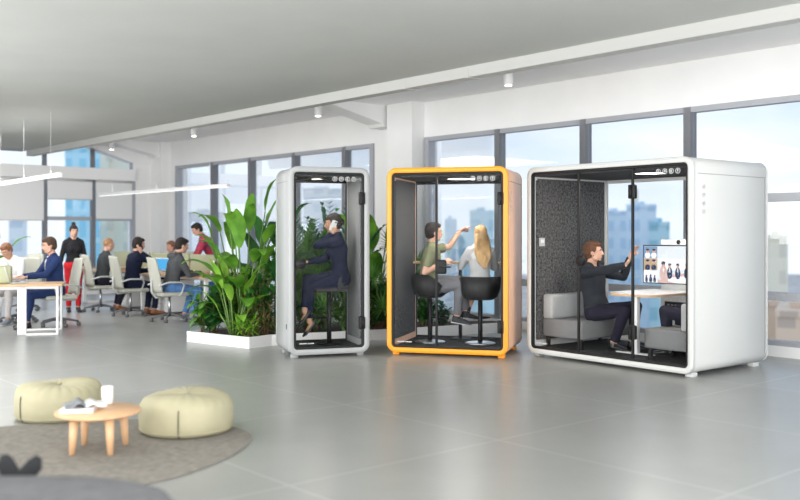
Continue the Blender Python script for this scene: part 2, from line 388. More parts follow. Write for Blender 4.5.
# ------------------------------------------------------------------ outside: ground and city blocks
GZ = -40
g = MB(); g.box((-700, 20, GZ - 1), (900, 900, GZ)); tag(struct('city_ground', g, M['concrete_out']), 'hazy city ground far below the windows', 'ground')
FM = {'teal': facade_mat('teal_facade', (.50, .72, .80), (.30, .55, .66)), 'blue': facade_mat('pale_blue_facade', (.72, .82, .90), (.54, .69, .82)),
      'cream': facade_mat('cream_facade', (.86, .80, .64), (.74, .68, .56), 2.2, 3.2, .4, .5), 'cyan': facade_mat('cyan_facade', (.48, .76, .86), (.30, .64, .80), 1.6, 3.4, .5, .8),
      'brown': facade_mat('tan_facade', (.70, .54, .40), (.50, .40, .32), 3, 3, .5, .5), 'white': facade_mat('white_facade', (.86, .87, .88), (.66, .72, .78), 3, 3, .5, .5)}
def building(p0, p1, ytop, Y, kind, label, deep=14, roof=True):
    X0 = (p0 - 400) / F * Y; X1 = (p1 - 400) / F * Y; zt = EYE + (232 - ytop) / F * Y
    b_ = thing('building', label, 'building', ((X0 + X1) / 2, Y + deep / 2, GZ), -math.atan2((X0 + X1) / 2, Y), 'city buildings outside the windows')
    w_ = (X1 - X0) / 2 * math.cos(math.atan2((X0 + X1) / 2, Y)); h_ = zt - GZ
    mb = MB(); mb.box((-w_, -deep / 2, 0), (w_, deep / 2, h_)); mb.obj('facade', FM[kind], b_)
    if roof:
        mb = MB(); mb.box((-w_ * 1.02, -deep / 2 - .2, h_), (w_ * 1.02, deep / 2 + .2, h_ + .6)); mb.box((-w_ * .5, -deep * .2, h_ + .6), (w_ * .2, deep * .2, h_ + 1.2)); mb.obj('roof', FM[kind], b_)
building(612, 636, 214, 170, 'blue', 'pale blue office block seen above the seated man\'s hands')
building(634, 642, 192, 200, 'cream', 'slim cream tower seen through the white booth', 6)
building(638, 668, 208, 150, 'blue', 'blue gridded block behind the screen in the white booth')
building(664, 684, 226, 130, 'teal', 'teal block beside the grey mullion in the white booth')
building(560, 625, 236, 240, 'teal', 'low teal block behind the seated man with arms out')
building(764, 778, 250, 132, 'blue', 'narrow blue tower to the right of the white booth')
building(790, 812, 240, 110, 'cream', 'cream tower at the right edge of the photo')
building(766, 800, 306, 90, 'brown', 'low tan building below the right window rail', 10)
building(796, 850, 318, 80, 'brown', 'lower tan building at the lower right edge', 8)
building(474, 498, 214, 150, 'teal', 'teal tower seen above the blonde woman')
building(462, 482, 238, 120, 'teal', 'darker teal block between the two people in the orange booth')
building(447, 459, 222, 160, 'blue', 'pale blue slab beside the man in the orange booth')
building(484, 505, 250, 100, 'cyan', 'cyan block low behind the blonde woman')
building(420, 462, 290, 142, 'white', 'low white block behind the man in the orange booth')
building(47, 82, 150, 110, 'cyan', 'cyan glass building behind the left mullion', 12)
building(81, 97, 140, 126, 'cream', 'cream building beside the cyan glass one', 10)
building(98, 117, 150, 128, 'cream', 'cream building left of the corner column', 10)
building(116, 140, 158, 105, 'cyan', 'cyan building nearest the corner column', 10)
building(-8, 10, 222, 115, 'white', 'white building behind the plant at the left edge', 10)
building(300, 342, 192, 160, 'white', 'white block behind the palms of the grey booth')
building(180, 215, 215, 170, 'white', 'white block behind the man in the red plaid shirt')
building(235, 300, 225, 190, 'white', 'long white block behind the tall banana plant')
building(690, 764, 262, 210, 'blue', 'long blue block behind the white booth\'s side')

# ================================================================== ceiling fittings
for t_, lab in ((3.0, 'round white ceiling spotlight above the orange and white booths'), (7.2, 'round white ceiling spotlight beside the haunched beam'), (11.4, 'round white ceiling spotlight above the banana plant'), (15.3, 'round white ceiling spotlight by the clerestory window')):
    p = P0 + D1 * t_ + D2 * -1.55
    o = thing('ceiling_spotlight', lab, 'spotlight', (p.x, p.y, HC), 0, 'cylinder spotlights on the high ceiling')
    mb = MB(); mb.lathe([(.02, -.1), (.02, 0)], n=10); mb.obj('stem', M['white_metal'], o)
    mb = MB(); mb.lathe([(.03, -.265), (.058, -.27), (.062, -.26), (.062, -.105), (.055, -.095), (.02, -.095)], n=24); mb.obj('lamp_body', M['white_metal'], o)
    mb = MB(); mb.lathe([(.045, -.276), (.045, -.271)], n=20); mb.obj('lamp_lens', M['lamp_glow'], o)
def pendant(a, b, z, lab):
    a = V((a[0], a[1], 0)); b = V((b[0], b[1], 0)); d = (b - a); L_ = d.length; an = math.atan2(d.y, d.x)
    o = thing('pendant_light', lab, 'pendant light', (a.x, a.y, z), an, 'linear pendant lights')
    mb = MB(); mb.rbox((0, -.035, 0), (L_, .035, .055), .006); mb.obj('housing', M['white_metal'], o)
    mb = MB(); mb.box((.02, -.03, -.006), (L_ - .02, .03, 0)); mb.obj('diffuser', M['lamp_white'], o)
    for dn, pw in ((0, 8), (1, 6)):      # the lamp's own light downwards, plus an added upward one to lighten the ceiling
        l = bpy.data.lights.new('pendant_glow_fill', 'AREA'); l.shape = 'RECTANGLE'; l.size = L_ - .06; l.size_y = .05; l.energy = pw
        q_ = bpy.data.objects.new('pendant_glow_fill', l); COL.objects.link(q_); q_.parent = o; q_.location = (L_ / 2, 0, .06 if dn else -.009); q_.rotation_euler = (math.pi if dn else 0, 0, 0)
    for f_ in (.12, .5, .88):
        mb = MB(); mb.cyl((L_ * f_, 0, .05), (L_ * f_, 0, LOW - z + .02), .0016, n=6); mb.obj('cord', M['white_metal'], o)
pendant((-5.04, 13.6), (-7.35, 16.6), 2.3, 'long white linear pendant hanging over the desk at left')
pendant((-2.96, 15.8), (-6.5, 19.86), 2.25, 'long white linear pendant hanging over the row of colleagues')

# ================================================================== booths
SC = .973
def rrect(W, H, r, z0, t=0, n=8):
    pts = []; r = max(r - t, .012)
    for cx, cz, a0 in ((W - t - r, z0 + H - t - r, 0), (t + r, z0 + H - t - r, 90), (t + r, z0 + t + r, 180), (W - t - r, z0 + t + r, 270)):
        for k in range(n + 1):
            a = R(a0 + 90 * k / n); pts.append((cx + r * math.cos(a), cz + r * math.sin(a)))
    return pts
def ring(mb, W, H, r, z0, t0, t1, y0, y1, mi=0, ch=.006):
    'a rounded rectangular tube: outer inset t0, inner inset t1'
    o_ = rrect(W, H, r, z0, t0); o2 = rrect(W, H, r, z0, t0 + ch); i_ = rrect(W, H, r, z0, t1); i2 = rrect(W, H, r, z0, t1 - ch)
    L = lambda q, y: [V((a, y, c)) for a, c in q]
    return mb.rings([L(o2, y0), L(o_, y0 + ch), L(o_, y1 - ch), L(o2, y1), L(i2, y1), L(i_, y1 - ch), L(i_, y0 + ch), L(i2, y0)], mi, True, False, True)
ICON_Z = .0
def icons(parent, x, y, z, pitch=.078, r=.026, m=None, side=False):
    for k in range(4):
        mb = MB(); c = (x + (0 if side else k * pitch), z - (k * pitch if side else 0))
        def P(a, b, d=0): return V((x + d, y + a, c[1] + b)) if side else V((c[0] + a, y - d, c[1] + b))
        def arc(r0, a0, a1, n=18, w_=.003, ox=0, oz=0):
            mb.tube([P(ox + r0 * math.cos(R(a0 + (a1 - a0) * i / n)), oz + r0 * math.sin(R(a0 + (a1 - a0) * i / n)), .001) for i in range(n + 1)], [(w_, .001)] * (n + 1), 6, ref=None)
        arc(r, 0, 360)
        if k == 0: arc(.007, 0, 360, 10, .0025, 0, .007); arc(.012, 20, 160, 8, .0025, 0, -.014)
        if k == 1:
            for dx in (-.009, .009): arc(.007, 0, 180, 8, .0025, dx, -.004)
            arc(.005, 0, 360, 8, .0025, 0, .01)
        if k == 2: arc(.005, 0, 360, 8, .0025); arc(.013, 60, 300, 10, .0025)
        if k == 3: mb.box(tuple(P(-.003, -.014)), tuple(P(.003, .016, .002))) if not side else mb.box(tuple(P(-.003, -.014)), tuple(P(.003, .016, .002))); arc(.006, 0, 360, 8, .0025, 0, .008)
        mb.obj('icon', m or M['mark'], parent)
def lamp(parent, x, y, z, r, power):
    mb = MB(); mb.lathe([(r + .012, 0), (r + .012, -.008), (r, -.008)], c=(x, y, z), n=28, cap=False); mb.obj('lamp_rim', M['black'], parent)
    mb = MB(); mb.lathe([(.001, -.006), (r, -.006), (r, -.003)], c=(x, y, z), n=28); d = mb.obj('lamp_disc', M['lamp_glow'], parent)
    l = bpy.data.lights.new('booth_lamp', 'AREA'); l.shape = 'DISK'; l.size = r * 2; l.energy = power; l.color = (1, .95, .87)
    o = bpy.data.objects.new('booth_lamp', l); COL.objects.link(o); o.parent = d; o.location = (x, y, z - .012)
def booth(label, fl, deg, W, D, H, shell, lip, seats, zb=.04, t=.055, fz=.11, mull=(), hinge=(), handle=None, back='black', side_mat=None, felt='felt', sides='LR', trim=None, rad=.105):
    b_ = thing('office_booth', label, 'booth', (fl[0] * SC, fl[1] * SC, 0), R(deg))
    mb = MB(); ring(mb, W, H, rad, zb, 0, t, .05, D - .03); mb.obj('shell', shell, b_)
    mb = MB(); ring(mb, W, H, rad, zb, -.004, t, -.0, .05); mb.obj('front_rim', lip, b_)
    mb = MB(); ring(mb, W, H, rad, zb, -.004, t, D - .025, D); mb.obj('back_rim', side_mat or lip, b_)
    mb = MB(); ring(mb, W, H, rad, zb, .001, t, D - .031, D - .024, ch=.001)
    for x in (-.0015, W - .0025):       # panel outlines in the two sides
        mb.box((x, .10, zb + H - .17), (x + .004, D - .06, zb + H - .164)); mb.box((x, D - .066, zb + .1), (x + .004, D - .06, zb + H - .164))
    mb.obj('seam', M['seam'], b_)
    mb = MB(); ring(mb, W, H, rad, zb, t - .002, t + .028, .012, .05, ch=.003); mb.obj('gasket', M['black'], b_)
    # linings
    i0 = t; z0 = zb + t; z1 = zb + H - t
    mb = MB(); mb.box((i0, .05, z0), (W - i0, D - .02, fz)); mb.obj('carpet', M['charcoal'], b_)
    mb = MB(); mb.box((i0, .05, z1 - .05), (W - i0, D - .02, z1)); mb.obj('ceiling_panel', M['black_soft'], b_)
    fm = M[felt]
    for q in sides:
        x0, x1 = (i0, i0 + .03) if q == 'L' else (W - i0 - .03, W - i0)
        mb = MB(); mb.rbox((x0, .09, z0 + .09), (x1, D - .09, z1 - .07), .006); mb.obj('acoustic_panel', fm, b_)
        if trim:
            mb = MB(); xa, xb = (i0, i0 + .026) if q == 'L' else (W - i0 - .026, W - i0)
            mb.box((xa, .05, z0), (xb, D - .02, z0 + .085)); mb.box((xa, .05, z1 - .09), (xb, D - .02, z1 - .05)); mb.box((xa, D - .085, z0 + .085), (xb, D - .02, z1 - .07)); mb.obj('panel_trim', trim, b_)
    # back window
    mb = MB(); bf = .035
    for a in ((i0, D - .05, z0, i0 + bf, z1), (W - i0 - bf, D - .05, z0, W - i0, z1)): mb.box((a[0], a[1], a[2]), (a[3], D - .02, a[4]))
    mb.box((i0, D - .05, fz - .03), (W - i0, D - .02, fz + .02)); mb.box((i0, D - .05, z1 - .09), (W - i0, D - .02, z1)); mb.obj('back_frame', M[back] if isinstance(back, str) else back, b_)
    mb = MB(); mb.box((i0 + bf, D - .04, fz + .02), (W - i0 - bf, D - .032, z1 - .09)); mb.obj('back_glass', M['podglass'], b_)
    # front glass panes and door
    g0 = t + .027; xs = [g0] + list(mull) + [W - g0]
    zt, zl = zb + H - g0, zb + g0
    for i in range(len(xs) - 1):
        mb = MB(); mb.box((xs[i] + (.012 if i else 0), .026, zl), (xs[i + 1] - (.012 if i < len(xs) - 2 else 0), .034, zt)); mb.obj('glass_door' if handle and abs(xs[i] - handle[0]) < .06 else 'front_glass', M['podglass'], b_)
    for x in mull:
        mb = MB(); mb.rbox((x - .014, .018, zl), (x + .014, .042, zt), .004); mb.obj('glass_joint_bar', M['black'], b_)
    for x, z in hinge:
        mb = MB(); mb.rbox((x - .045, .0, z - .075), (x + .045, .05, z + .075), .012); h_ = mb.obj('hinge', M['black'], b_)
        mb = MB(); mb.cyl((x, -.008, z - .065), (x, -.008, z + .065), .012); mb.obj('hinge_pin', M['black'], h_)
    if handle:
        x, z, kind = handle
        mb = MB()
        if kind == 'box': mb.rbox((x + .0, -.03, z - .085), (x + .13, .02, z + .085), .03)
        else: mb.T = Matrix.Translation((x + .055, -.02, z)) @ Matrix.Rotation(R(90), 4, 'X'); mb.lathe([(0, -.03), (.055, -.03), (.062, -.02), (.062, .0), (.05, .012), (0, .014)], n=28, cap=False)
        h_ = mb.obj('handle_plate', M['black'], b_)
        mb = MB(); mb.tube([(x + .06, -.02, z), (x + .06, -.05, z), (x + .075, -.055, z), (x + (.19 if kind == 'box' else .13), -.055, z)], .009); mb.obj('lever', M['black'], h_)
    for x in (.09, W - .09):
        for y in (.12, D - .14):
            mb = MB(); mb.rbox((x - .04, y - .05, 0), (x + .04, y + .05, zb + .004), .006); mb.obj('foot', shell if shell != M['pod_peach'] else lip, b_)
    icons(b_, W - t - .36, .022, zb + H - .135)
    # small unreadable print low on the glass
    mb = MB(); random.seed(3)
    for k in range(16):
        if k == 8: continue
        mb.box((t + .07 + k * .011, .023, zb + t + .062), (t + .077 + k * .011, .025, zb + t + .062 + random.choice((.009, .012, .012)))); 
    mb.obj('small_print', M['mark'], b_)
    return b_
def cj(*a): return a

B1 = booth('small light grey one-person glass booth with a woman on the phone', (-1.32, 10.9), 19.3, .975, .73, 2.19, M['pod_grey'], M['pod_grey'], 1, hinge=((.895, 1.87), (.895, .39)), handle=(.085, 1.10, 'round'), felt='felt_light', sides='R', trim=M['pod_grey'], t=.06)
lamp(B1, .42, .36, 2.115, .07, 6)
mb = MB(); mb.rbox((-.004, .12, .33), (.004, .15, .39), .003); mb.obj('side_switch', M['black'], B1)
B2 = booth('mid-sized glass booth with an orange front rim and copper sides', (-.16, 11.28), -16, 1.455, 1.085, 2.19, M['pod_peach'], M['pod_orange'], 2, mull=(.603,), hinge=((1.375, 1.86), (1.375, .37)), handle=(.603, 1.06, 'box'), back='black', side_mat=M['pod_peach'], sides='LR', trim=M['pod_peach'], t=.055)
lamp(B2, .80, .5, 2.125, .17, 10)
B3 = booth('large white four-seat glass booth with sofas and a wall screen', (1.555, 11.23), -51.2, 2.25, 1.43, 2.19, M['pod_white'], M['pod_white'], 4, mull=(.768, 1.507), hinge=((1.507, 1.90), (1.507, .40)), handle=(.768, 1.15, 'round'), back=M['pod_white'], sides='LR', trim=M['pod_white'], t=.055)
lamp(B3, 1.38, .5, 2.125, .16, 13)
icons(B3, 2.252, .20, 1.93, .085, .022, M['mark_grey'], side=True)
icons(B2, 1.457, .20, 1.93, .075, .020, M['mark_grey'], side=True)
def P1(x, y, z=0): return B1_M @ V((x, y, z))
def pm(b_): return Matrix.Translation(b_.location) @ Matrix.Rotation(b_.rotation_euler.z, 4, 'Z')
B1_M, B2_M, B3_M = pm(B1), pm(B2), pm(B3)
A1, A2, A3 = B1.rotation_euler.z, B2.rotation_euler.z, B3.rotation_euler.z
FZ = .11
def tw(Mx, x, y, z=FZ): return tuple(Mx @ V((x, y, z)))

# wall control device in white booth
o = thing('wall_panel', 'small pale switch plate on the dark felt wall of the white booth', 'switch', tw(B3_M, .087, .16, 1.35), A3)
mb = MB(); mb.rbox((0, -.045, -.05), (.014, .045, .05), .004); mb.obj('plate', M['chair_grey'], o)
mb = MB(); mb.rbox((.012, -.03, -.01), (.018, .03, .03), .002); mb.obj('button', M['white_top'], o)

# ------------------------------------------------------------------ bar stools
def bar_stool(label, loc, rz, seat_h, kind, group=None):
    s_ = thing('bar_stool', label, 'stool', loc, rz, group)
    mb = MB(); mb.lathe([(.0, 0), (.185, 0), (.19, .006), (.17, .014), (.04, .022), (.0, .024)] if kind == 'shell' else [(0, 0), (.15, 0), (.15, .012), (.03, .02), (0, .02)], n=40, cap=False)
    mb.obj('base_plate', M['chrome'] if kind == 'shell' else M['black'], s_)
    mb = MB(); mb.cyl((0, 0, .01), (0, 0, seat_h - .06), .029); mb.cyl((0, 0, seat_h - .2), (0, 0, seat_h - .04), .022); mb.obj('pedestal', M['black'], s_)
    if kind == 'shell':
        mb = MB(); mb.tube([(.03, 0, .30)] + [(.16 + .07 * math.cos(R(a)), .13 * math.sin(R(a)), .30) for a in range(-90, 91, 20)] + [(.03, 0, .30)], .010); mb.obj('footrest', M['black'], s_)
        # bucket seat: forward is +x
        mb = MB(); rr = []; n = 40
        prof = [(.05, 0), (.15, .005), (.205, .045), (.232, .12), (.242, 1.0)]
        outer = []; inner = []
        for q, (r_, z) in enumerate(prof):
            row = []; rowi = []
            for k in range(n):
                a = 2 * math.pi * k / n; back = (1 - math.cos(a)) / 2          # 0 at the front, 1 at the back
                top = .065 + .225 * min(1, max(0, (back - .12) / .5)) ** .8
                zz = z * 1 if z < 1 else top
                if z < 1: zz = min(z, top)
                rx = r_ * (.98 if z < 1 else 1)
                row.append(V((rx * math.cos(a), rx * 1.06 * math.sin(a), seat_h - .05 + zz)))
                rowi.append(V(((rx - .014) * math.cos(a), (rx - .014) * 1.06 * math.sin(a), seat_h - .05 + zz + (.014 if z < .1 else 0))))
            outer.append(row); inner.append(rowi)
        mb.rings(outer + inner[::-1], 0, True, True); mb.obj('bucket_seat', M['black'], s_)
        mb = MB(); mb.lathe([(0, 0), (.17, 0), (.185, .015), (.17, .035), (0, .045)], c=(0, 0, seat_h - .03), n=30, cap=False); mb.obj('seat_cushion', M['black_soft'], s_)
    else:
        mb = MB(); mb.rbox((-.19, -.19, seat_h - .05), (.21, .19, seat_h), .024); mb.obj('seat', M['black_soft'], s_)
        mb = MB(); rr = []
        for a in range(-75, 76, 15):
            x = -.19 * math.cos(R(a)); y = .21 * math.sin(R(a)); h0, h1 = seat_h - .02, seat_h + .20 * math.cos(R(a)) ** .6 + .02
            d = V((-math.cos(R(a)), math.sin(R(a)), 0)) * .012
            rr.append([V((x, y, h0)), V((x, y, h0)) + d, V((x, y, h1)) + d * 2.5, V((x, y, h1)) + d * 1.5])
        mb.rings(rr, 0, True, True); mb.obj('backrest', M['black_soft'], s_)
        mb = MB(); mb.tube([(.02, 0, .32), (.16, -.12, .32), (.19, 0, .32), (.16, .12, .32), (.02, 0, .32)], .008); mb.obj('footrest', M['black'], s_)
    return s_
S1 = (.575, .36)
bar_stool('black bar stool with a low backrest under the woman on the phone', tw(B1_M, *S1), A1 + math.pi, .69, 'pad')
bar_stool('black bucket bar stool under the man in the olive shirt', tw(B2_M, .40, .52), A2 + R(25), .60, 'shell', 'bucket bar stools in the orange booth')
bar_stool('black bucket bar stool under the blonde woman', tw(B2_M, 1.03, .53), A2 + R(105), .58, 'shell', 'bucket bar stools in the orange booth')
# bar table in the orange booth
o = thing('bar_table', 'narrow oak-topped bar table along the back of the orange booth', 'table', tw(B2_M, .70, .93), A2)
mb = MB(); mb.rbox((-.60, -.12, .955), (.66, .09, .985), .006); mb.obj('tabletop', M['oak'], o)
mb = MB(); mb.rbox((-.02, -.04, .012), (.02, 0, .96), .006); mb.obj('leg', M['black'], o)
mb = MB(); mb.rbox((-.12, -.13, 0), (.12, .09, .012), .005); mb.obj('base_plate', M['black'], o)

# ------------------------------------------------------------------ white booth furniture
def sofa(label, Mx, x0, y0, flip, az):
    # local: x seat depth (backrest at x=0), y along the wall
    s_ = thing('booth_sofa', label, 'sofa', tw(Mx, x0, y0), az, 'grey two-seat sofas in the white booth'); f = -1 if flip else 1
    def bx(x0_, y0_, z0_, x1_, y1_, z1_, r): return MB().rbox((min(f * x0_, f * x1_), y0_, z0_), (max(f * x0_, f * x1_), y1_, z1_), r)
    bx(.0, 0, .12, .60, 1.06, .335, .025).obj('seat', M['sofa'], s_)
    bx(.0, .0, .33, .15, 1.06, .62, .03).obj('backrest', M['sofa_light'], s_)
    for x in (.05, .55):
        for y in (.05, 1.01): MB().rbox((f * x - .02, y - .02, 0), (f * x + .02, y + .02, .125), .004).obj('leg', M['black'], s_)
    return s_
sofa('grey sofa with pale backrest against the felt wall of the white booth', B3_M, .10, .16, False, A3)
sofa('grey sofa at the screen side of the white booth', B3_M, 2.15, .16, True, A3)
o = thing('meeting_table', 'white meeting table with an oak edge between the booth sofas', 'table', tw(B3_M, 1.2, .30), A3)
def rpoly(x0, y0, x1, y1, r, n=8):
    p = []
    for cx, cy, a0 in ((x1 - r, y1 - .01, 0), (x0 + r, y1 - .01, 90), (x0 + r, y0 + r, 180), (x1 - r, y0 + r, 270)):
        rr = r if a0 >= 180 else .01
        if a0 < 180: cx = x1 - .01 if a0 == 0 else x0 + .01
        for k in range(n + 1): a = R(a0 + 90 * k / n); p.append((cx + rr * math.cos(a), cy + rr * math.sin(a)))
    return p
mb = MB(); mb.prism(rpoly(-.33, 0, .35, .98, .22), .645, .672); mb.obj('tabletop', M['oak'], o)
mb = MB(); mb.prism(rpoly(-.325, .005, .345, .975, .217), .672, .676); mb.obj('white_surface', M['white_top'], o)
mb = MB(); mb.rbox((.02, .1, .01), (.085, .16, .646), .01); mb.rbox((-.2, .09, 0), (.28, .17, .014), .005); mb.obj('leg', M['white_metal'], o)
o = thing('media_console', 'white media panel with a black socket strip below the screen', 'console', tw(B3_M, 1.38, 1.30), A3)
mb = MB(); mb.rbox((-.42, 0, 0), (.42, .05, .86), .008); mb.rbox((-.12, 0, .85), (.16, .05, 1.02), .008); mb.obj('panel', M['white_top'], o)
mb = MB(); mb.rbox((-.36, -.012, .455), (.02, .002, .535), .004); h_ = mb.obj('socket_strip', M['black'], o)
mb = MB(); mb.ell((-.06, -.012, .495), (.025, .008, .025)); mb.obj('dial', M['white_top'], h_)
for k in range(3): mb = MB(); mb.rbox((-.32 + k * .05, -.015, .485), (-.29 + k * .05, -.01, .505), .002); mb.obj('socket', M['seam'], h_)
# the screen: two-column video call
o = thing('wall_screen', 'flat screen showing a video call with people at a meeting', 'screen', tw(B3_M, 1.29, 1.27, .855), A3 + R(10))
TW, TH = 1.0, .46
mb = MB(); mb.rbox((-TW / 2, -.02, 0), (TW / 2, .018, TH), .006); mb.obj('screen_frame', M['black'], o)
def scr(name, rects, mats, y=-.0215):
    mb = MB()
    for k, (x0, z0, x1, z1, mi) in enumerate(rects): mb.add([(x0, y - k * 1e-5, z0), (x1, y - k * 1e-5, z0), (x1, y - k * 1e-5, z1), (x0, y - k * 1e-5, z1)], [(0, 1, 2, 3)], mi)
    return mb
SM = [emis('screen_pale', (.80, .86, .90), .85), emis('screen_navy', (.05, .07, .13), .8), emis('screen_skin', (.70, .42, .30), .85), emis('screen_white', (.9, .9, .92), .9), emis('screen_tan', (.60, .45, .30), .8), emis('screen_blue', (.25, .38, .55), .8), emis('screen_rose', (.72, .50, .46), .85)]
mb = MB(); yy = -.0212
def q(x0, z0, x1, z1, mi, d=0): mb.add([(x0, yy - d, z0), (x1, yy - d, z0), (x1, yy - d, z1), (x0, yy - d, z1)], [(0, 1, 2, 3)], mi)
def disc(cx, cz, rx, rz_, mi, d=0, a0=0, a1=360):
    n = 14; mb.add([(cx + rx * math.cos(R(a0 + (a1 - a0) * k / n)), yy - d, max(.013, cz + rz_ * math.sin(R(a0 + (a1 - a0) * k / n)))) for k in range(n)] , [tuple(range(n))], mi)
x0, x1 = -TW / 2 + .012, TW / 2 - .012; xm = x0 + .18
q(x0, .012, x1, TH - .012, 0)
th = (TH - .024) / 3
for k, mi in enumerate((3, 4, 5)):
    z = .012 + k * th; q(x0, z + .003, xm - .006, z + th - .003, mi, .0003)
for cx, cz, s_ in ((x0 + .035, .045, .7), (x0 + .09, .045, .8), (x0 + .14, .045, .7)): disc(cx, cz, .026 * s_, .045 * s_, 1, .0006); disc(cx, cz + .062 * s_, .016 * s_, .02 * s_, 1, .0007)
for cx, cz in ((x0 + .05, .012 + th + .035), (x0 + .13, .012 + th + .035)): disc(cx, cz, .034, .035, 1, .0006); disc(cx, cz + .065, .02, .026, 2, .0007); disc(cx, cz + .082, .022, .014, 1, .0008)
for cx in (x0 + .05, x0 + .13): disc(cx, .012 + 2 * th + .035, .036, .036, 3, .0006); disc(cx, .012 + 2 * th + .085, .02, .024, 2, .0007); disc(cx, .012 + 2 * th + .10, .021, .012, 1, .0008)
for k in range(1, 7): q(xm + k * .105, .17, xm + k * .105 + .006, TH - .014, 3, .0003)
q(xm, .17, x1, .30, 3, .0002)
disc(xm + .4, .012 + .035, .36, .085, 6, .0004)
q(xm, .012, x1, .05, 6, .0004)
disc(xm + .4, .05, .28, .05, 3, .0005)
for k, cx in enumerate((.07, .15, .25, .36, .46, .55, .66)):
    s_ = 1.35 if k == 0 else 1; mi = 6 if k == 0 else 1
    disc(xm + cx, .13, .034 * s_, .07 * s_, mi, .0007); disc(xm + cx, .22 * (1.06 if k == 0 else 1), .018 * s_, .024 * s_, 2, .0008); disc(xm + cx, .232 * (1.07 if k == 0 else 1), .019 * s_, .015 * s_, 1, .0009); disc(xm + cx, .165, .007, .03, 3, .0009)
mb.obj('picture', SM, o)
o = thing('webcam_bar', 'white video-conference bar with a round dark lens on top of the screen', 'webcam', tw(B3_M, 1.30, 1.27, 1.317), A3 + R(10))
mb = MB(); mb.rbox((-.27, -.04, 0), (.17, .03, .065), .012); mb.obj('bar_body', M['white_top'], o)
mb = MB(); mb.T = Matrix.Translation((-.05, -.04, .034)) @ Matrix.Rotation(R(90), 4, 'X'); mb.lathe([(0, 0), (.026, 0), (.026, .004), (.018, .008), (0, .01)], n=20, cap=False); mb.obj('lens', M['black'], o)

# ================================================================== people
SKIN = {'fair': mat('fair_skin', (.62, .36, .26), .5, sss=.05), 'tan': mat('tan_skin', (.50, .28, .18), .5, sss=.05), 'brown': mat('brown_skin', (.33, .18, .12), .5, sss=.05)}
HAIR = {'brown': mat('brown_hair', (.075, .04, .025), .85, noise_=.3, nscale=60, bump=.6, bscale=120), 'dark': mat('dark_hair', (.022, .016, .014), .85, noise_=.3, nscale=60, bump=.6, bscale=120),
        'auburn': mat('auburn_hair', (.11, .045, .022), .85, noise_=.3, nscale=60, bump=.6, bscale=120), 'blonde': mat('blonde_hair', (.50, .31, .14), .5, noise_=.35, nscale=26, bump=.6, bscale=90, stretch=(1, 1, .25)),
        'red': mat('red_brown_hair', (.22, .09, .045), .55, noise_=.3, nscale=60, bump=.5, bscale=120), 'sand': mat('cropped_sandy_hair', (.36, .19, .10), .6)}
LIPS = mat('lips', (.42, .14, .12), .5); EYEM = mat('dark_eye', (.02, .014, .01), .2); EYEW = mat('eye_white', (.75, .73, .70), .3)
def cloth(name, col, n_=.12, sc=14, rough=.85): return mat(name, col, rough, noise_=n_, nscale=sc, bump=.12, bscale=18, spec=.2)
CL = {'navy': cloth('navy_suit', (.009, .013, .034)), 'blue': cloth('blue_suit', (.022, .042, .13)), 'olive': cloth('olive_shirt', (.20, .21, .125)), 'greytrouser': cloth('grey_trousers', (.15, .15, .165)),
      'palegrey': cloth('pale_grey_jacket', (.50, .50, .51), .06), 'midgrey': cloth('mid_grey_skirt', (.30, .30, .31)), 'charcoal': cloth('charcoal_shirt', (.024, .027, .034)), 'darktrouser': cloth('dark_navy_trousers', (.017, .016, .030)),
      'black': cloth('black_top', (.02, .02, .024)), 'red': cloth('red_trousers', (.55, .02, .03)), 'denim': cloth('blue_denim', (.09, .20, .42), .2, 20), 'slate': cloth('slate_hoodie', (.085, .088, .095)),
      'darkgrey': cloth('dark_grey_t_shirt', (.055, .06, .065)), 'white': cloth('white_shirt', (.75, .75, .76), .04), 'stone': cloth('stone_trousers', (.55, .52, .52), .05), 'tanskin': cloth('beige_top', (.55, .42, .34), .05)}
SHOE = {'black': mat('black_shoe_leather', (.015, .015, .016), .3), 'brown': mat('tan_shoe_leather', (.30, .11, .04), .45), 'sneaker': mat('dark_sneaker_fabric', (.04, .042, .05), .8), 'grey': mat('grey_sneaker', (.22, .24, .28), .7), 'sole': mat('pale_shoe_sole', (.7, .7, .68), .6)}
def plaid_mat():
    m = bpy.data.materials.new('red_plaid'); m.use_nodes = True; t = m.node_tree; b = t.nodes['Principled BSDF']; N = t.nodes.new; L = t.links.new
    tc_ = N('ShaderNodeTexCoord'); sp = N('ShaderNodeSeparateXYZ'); L(tc_.outputs['Object'], sp.inputs[0])
    def stripe(sk, pitch, w_):
        p = N('ShaderNodeMath'); p.operation = 'PINGPONG'; L(sp.outputs[sk], p.inputs[0]); p.inputs[1].default_value = pitch / 2
        l = N('ShaderNodeMath'); l.operation = 'LESS_THAN'; L(p.outputs[0], l.inputs[0]); l.inputs[1].default_value = w_; return l
    ad = N('ShaderNodeMath'); ad.operation = 'ADD'; a, c = stripe('Z', .085, .016), stripe('Y', .085, .016); L(a.outputs[0], ad.inputs[0]); L(c.outputs[0], ad.inputs[1])
    ml = N('ShaderNodeMath'); ml.operation = 'MULTIPLY'; L(ad.outputs[0], ml.inputs[0]); ml.inputs[1].default_value = .42
    mc = N('ShaderNodeMix'); mc.data_type = 'RGBA'; L(ml.outputs[0], mc.inputs['Factor']); mc.inputs['A'].default_value = (.50, .035, .06, 1); mc.inputs['B'].default_value = (.04, .05, .16, 1)
    L(mc.outputs['Result'], b.inputs['Base Color']); b.inputs['Roughness'].default_value = .85; return m
CL['plaid'] = plaid_mat()

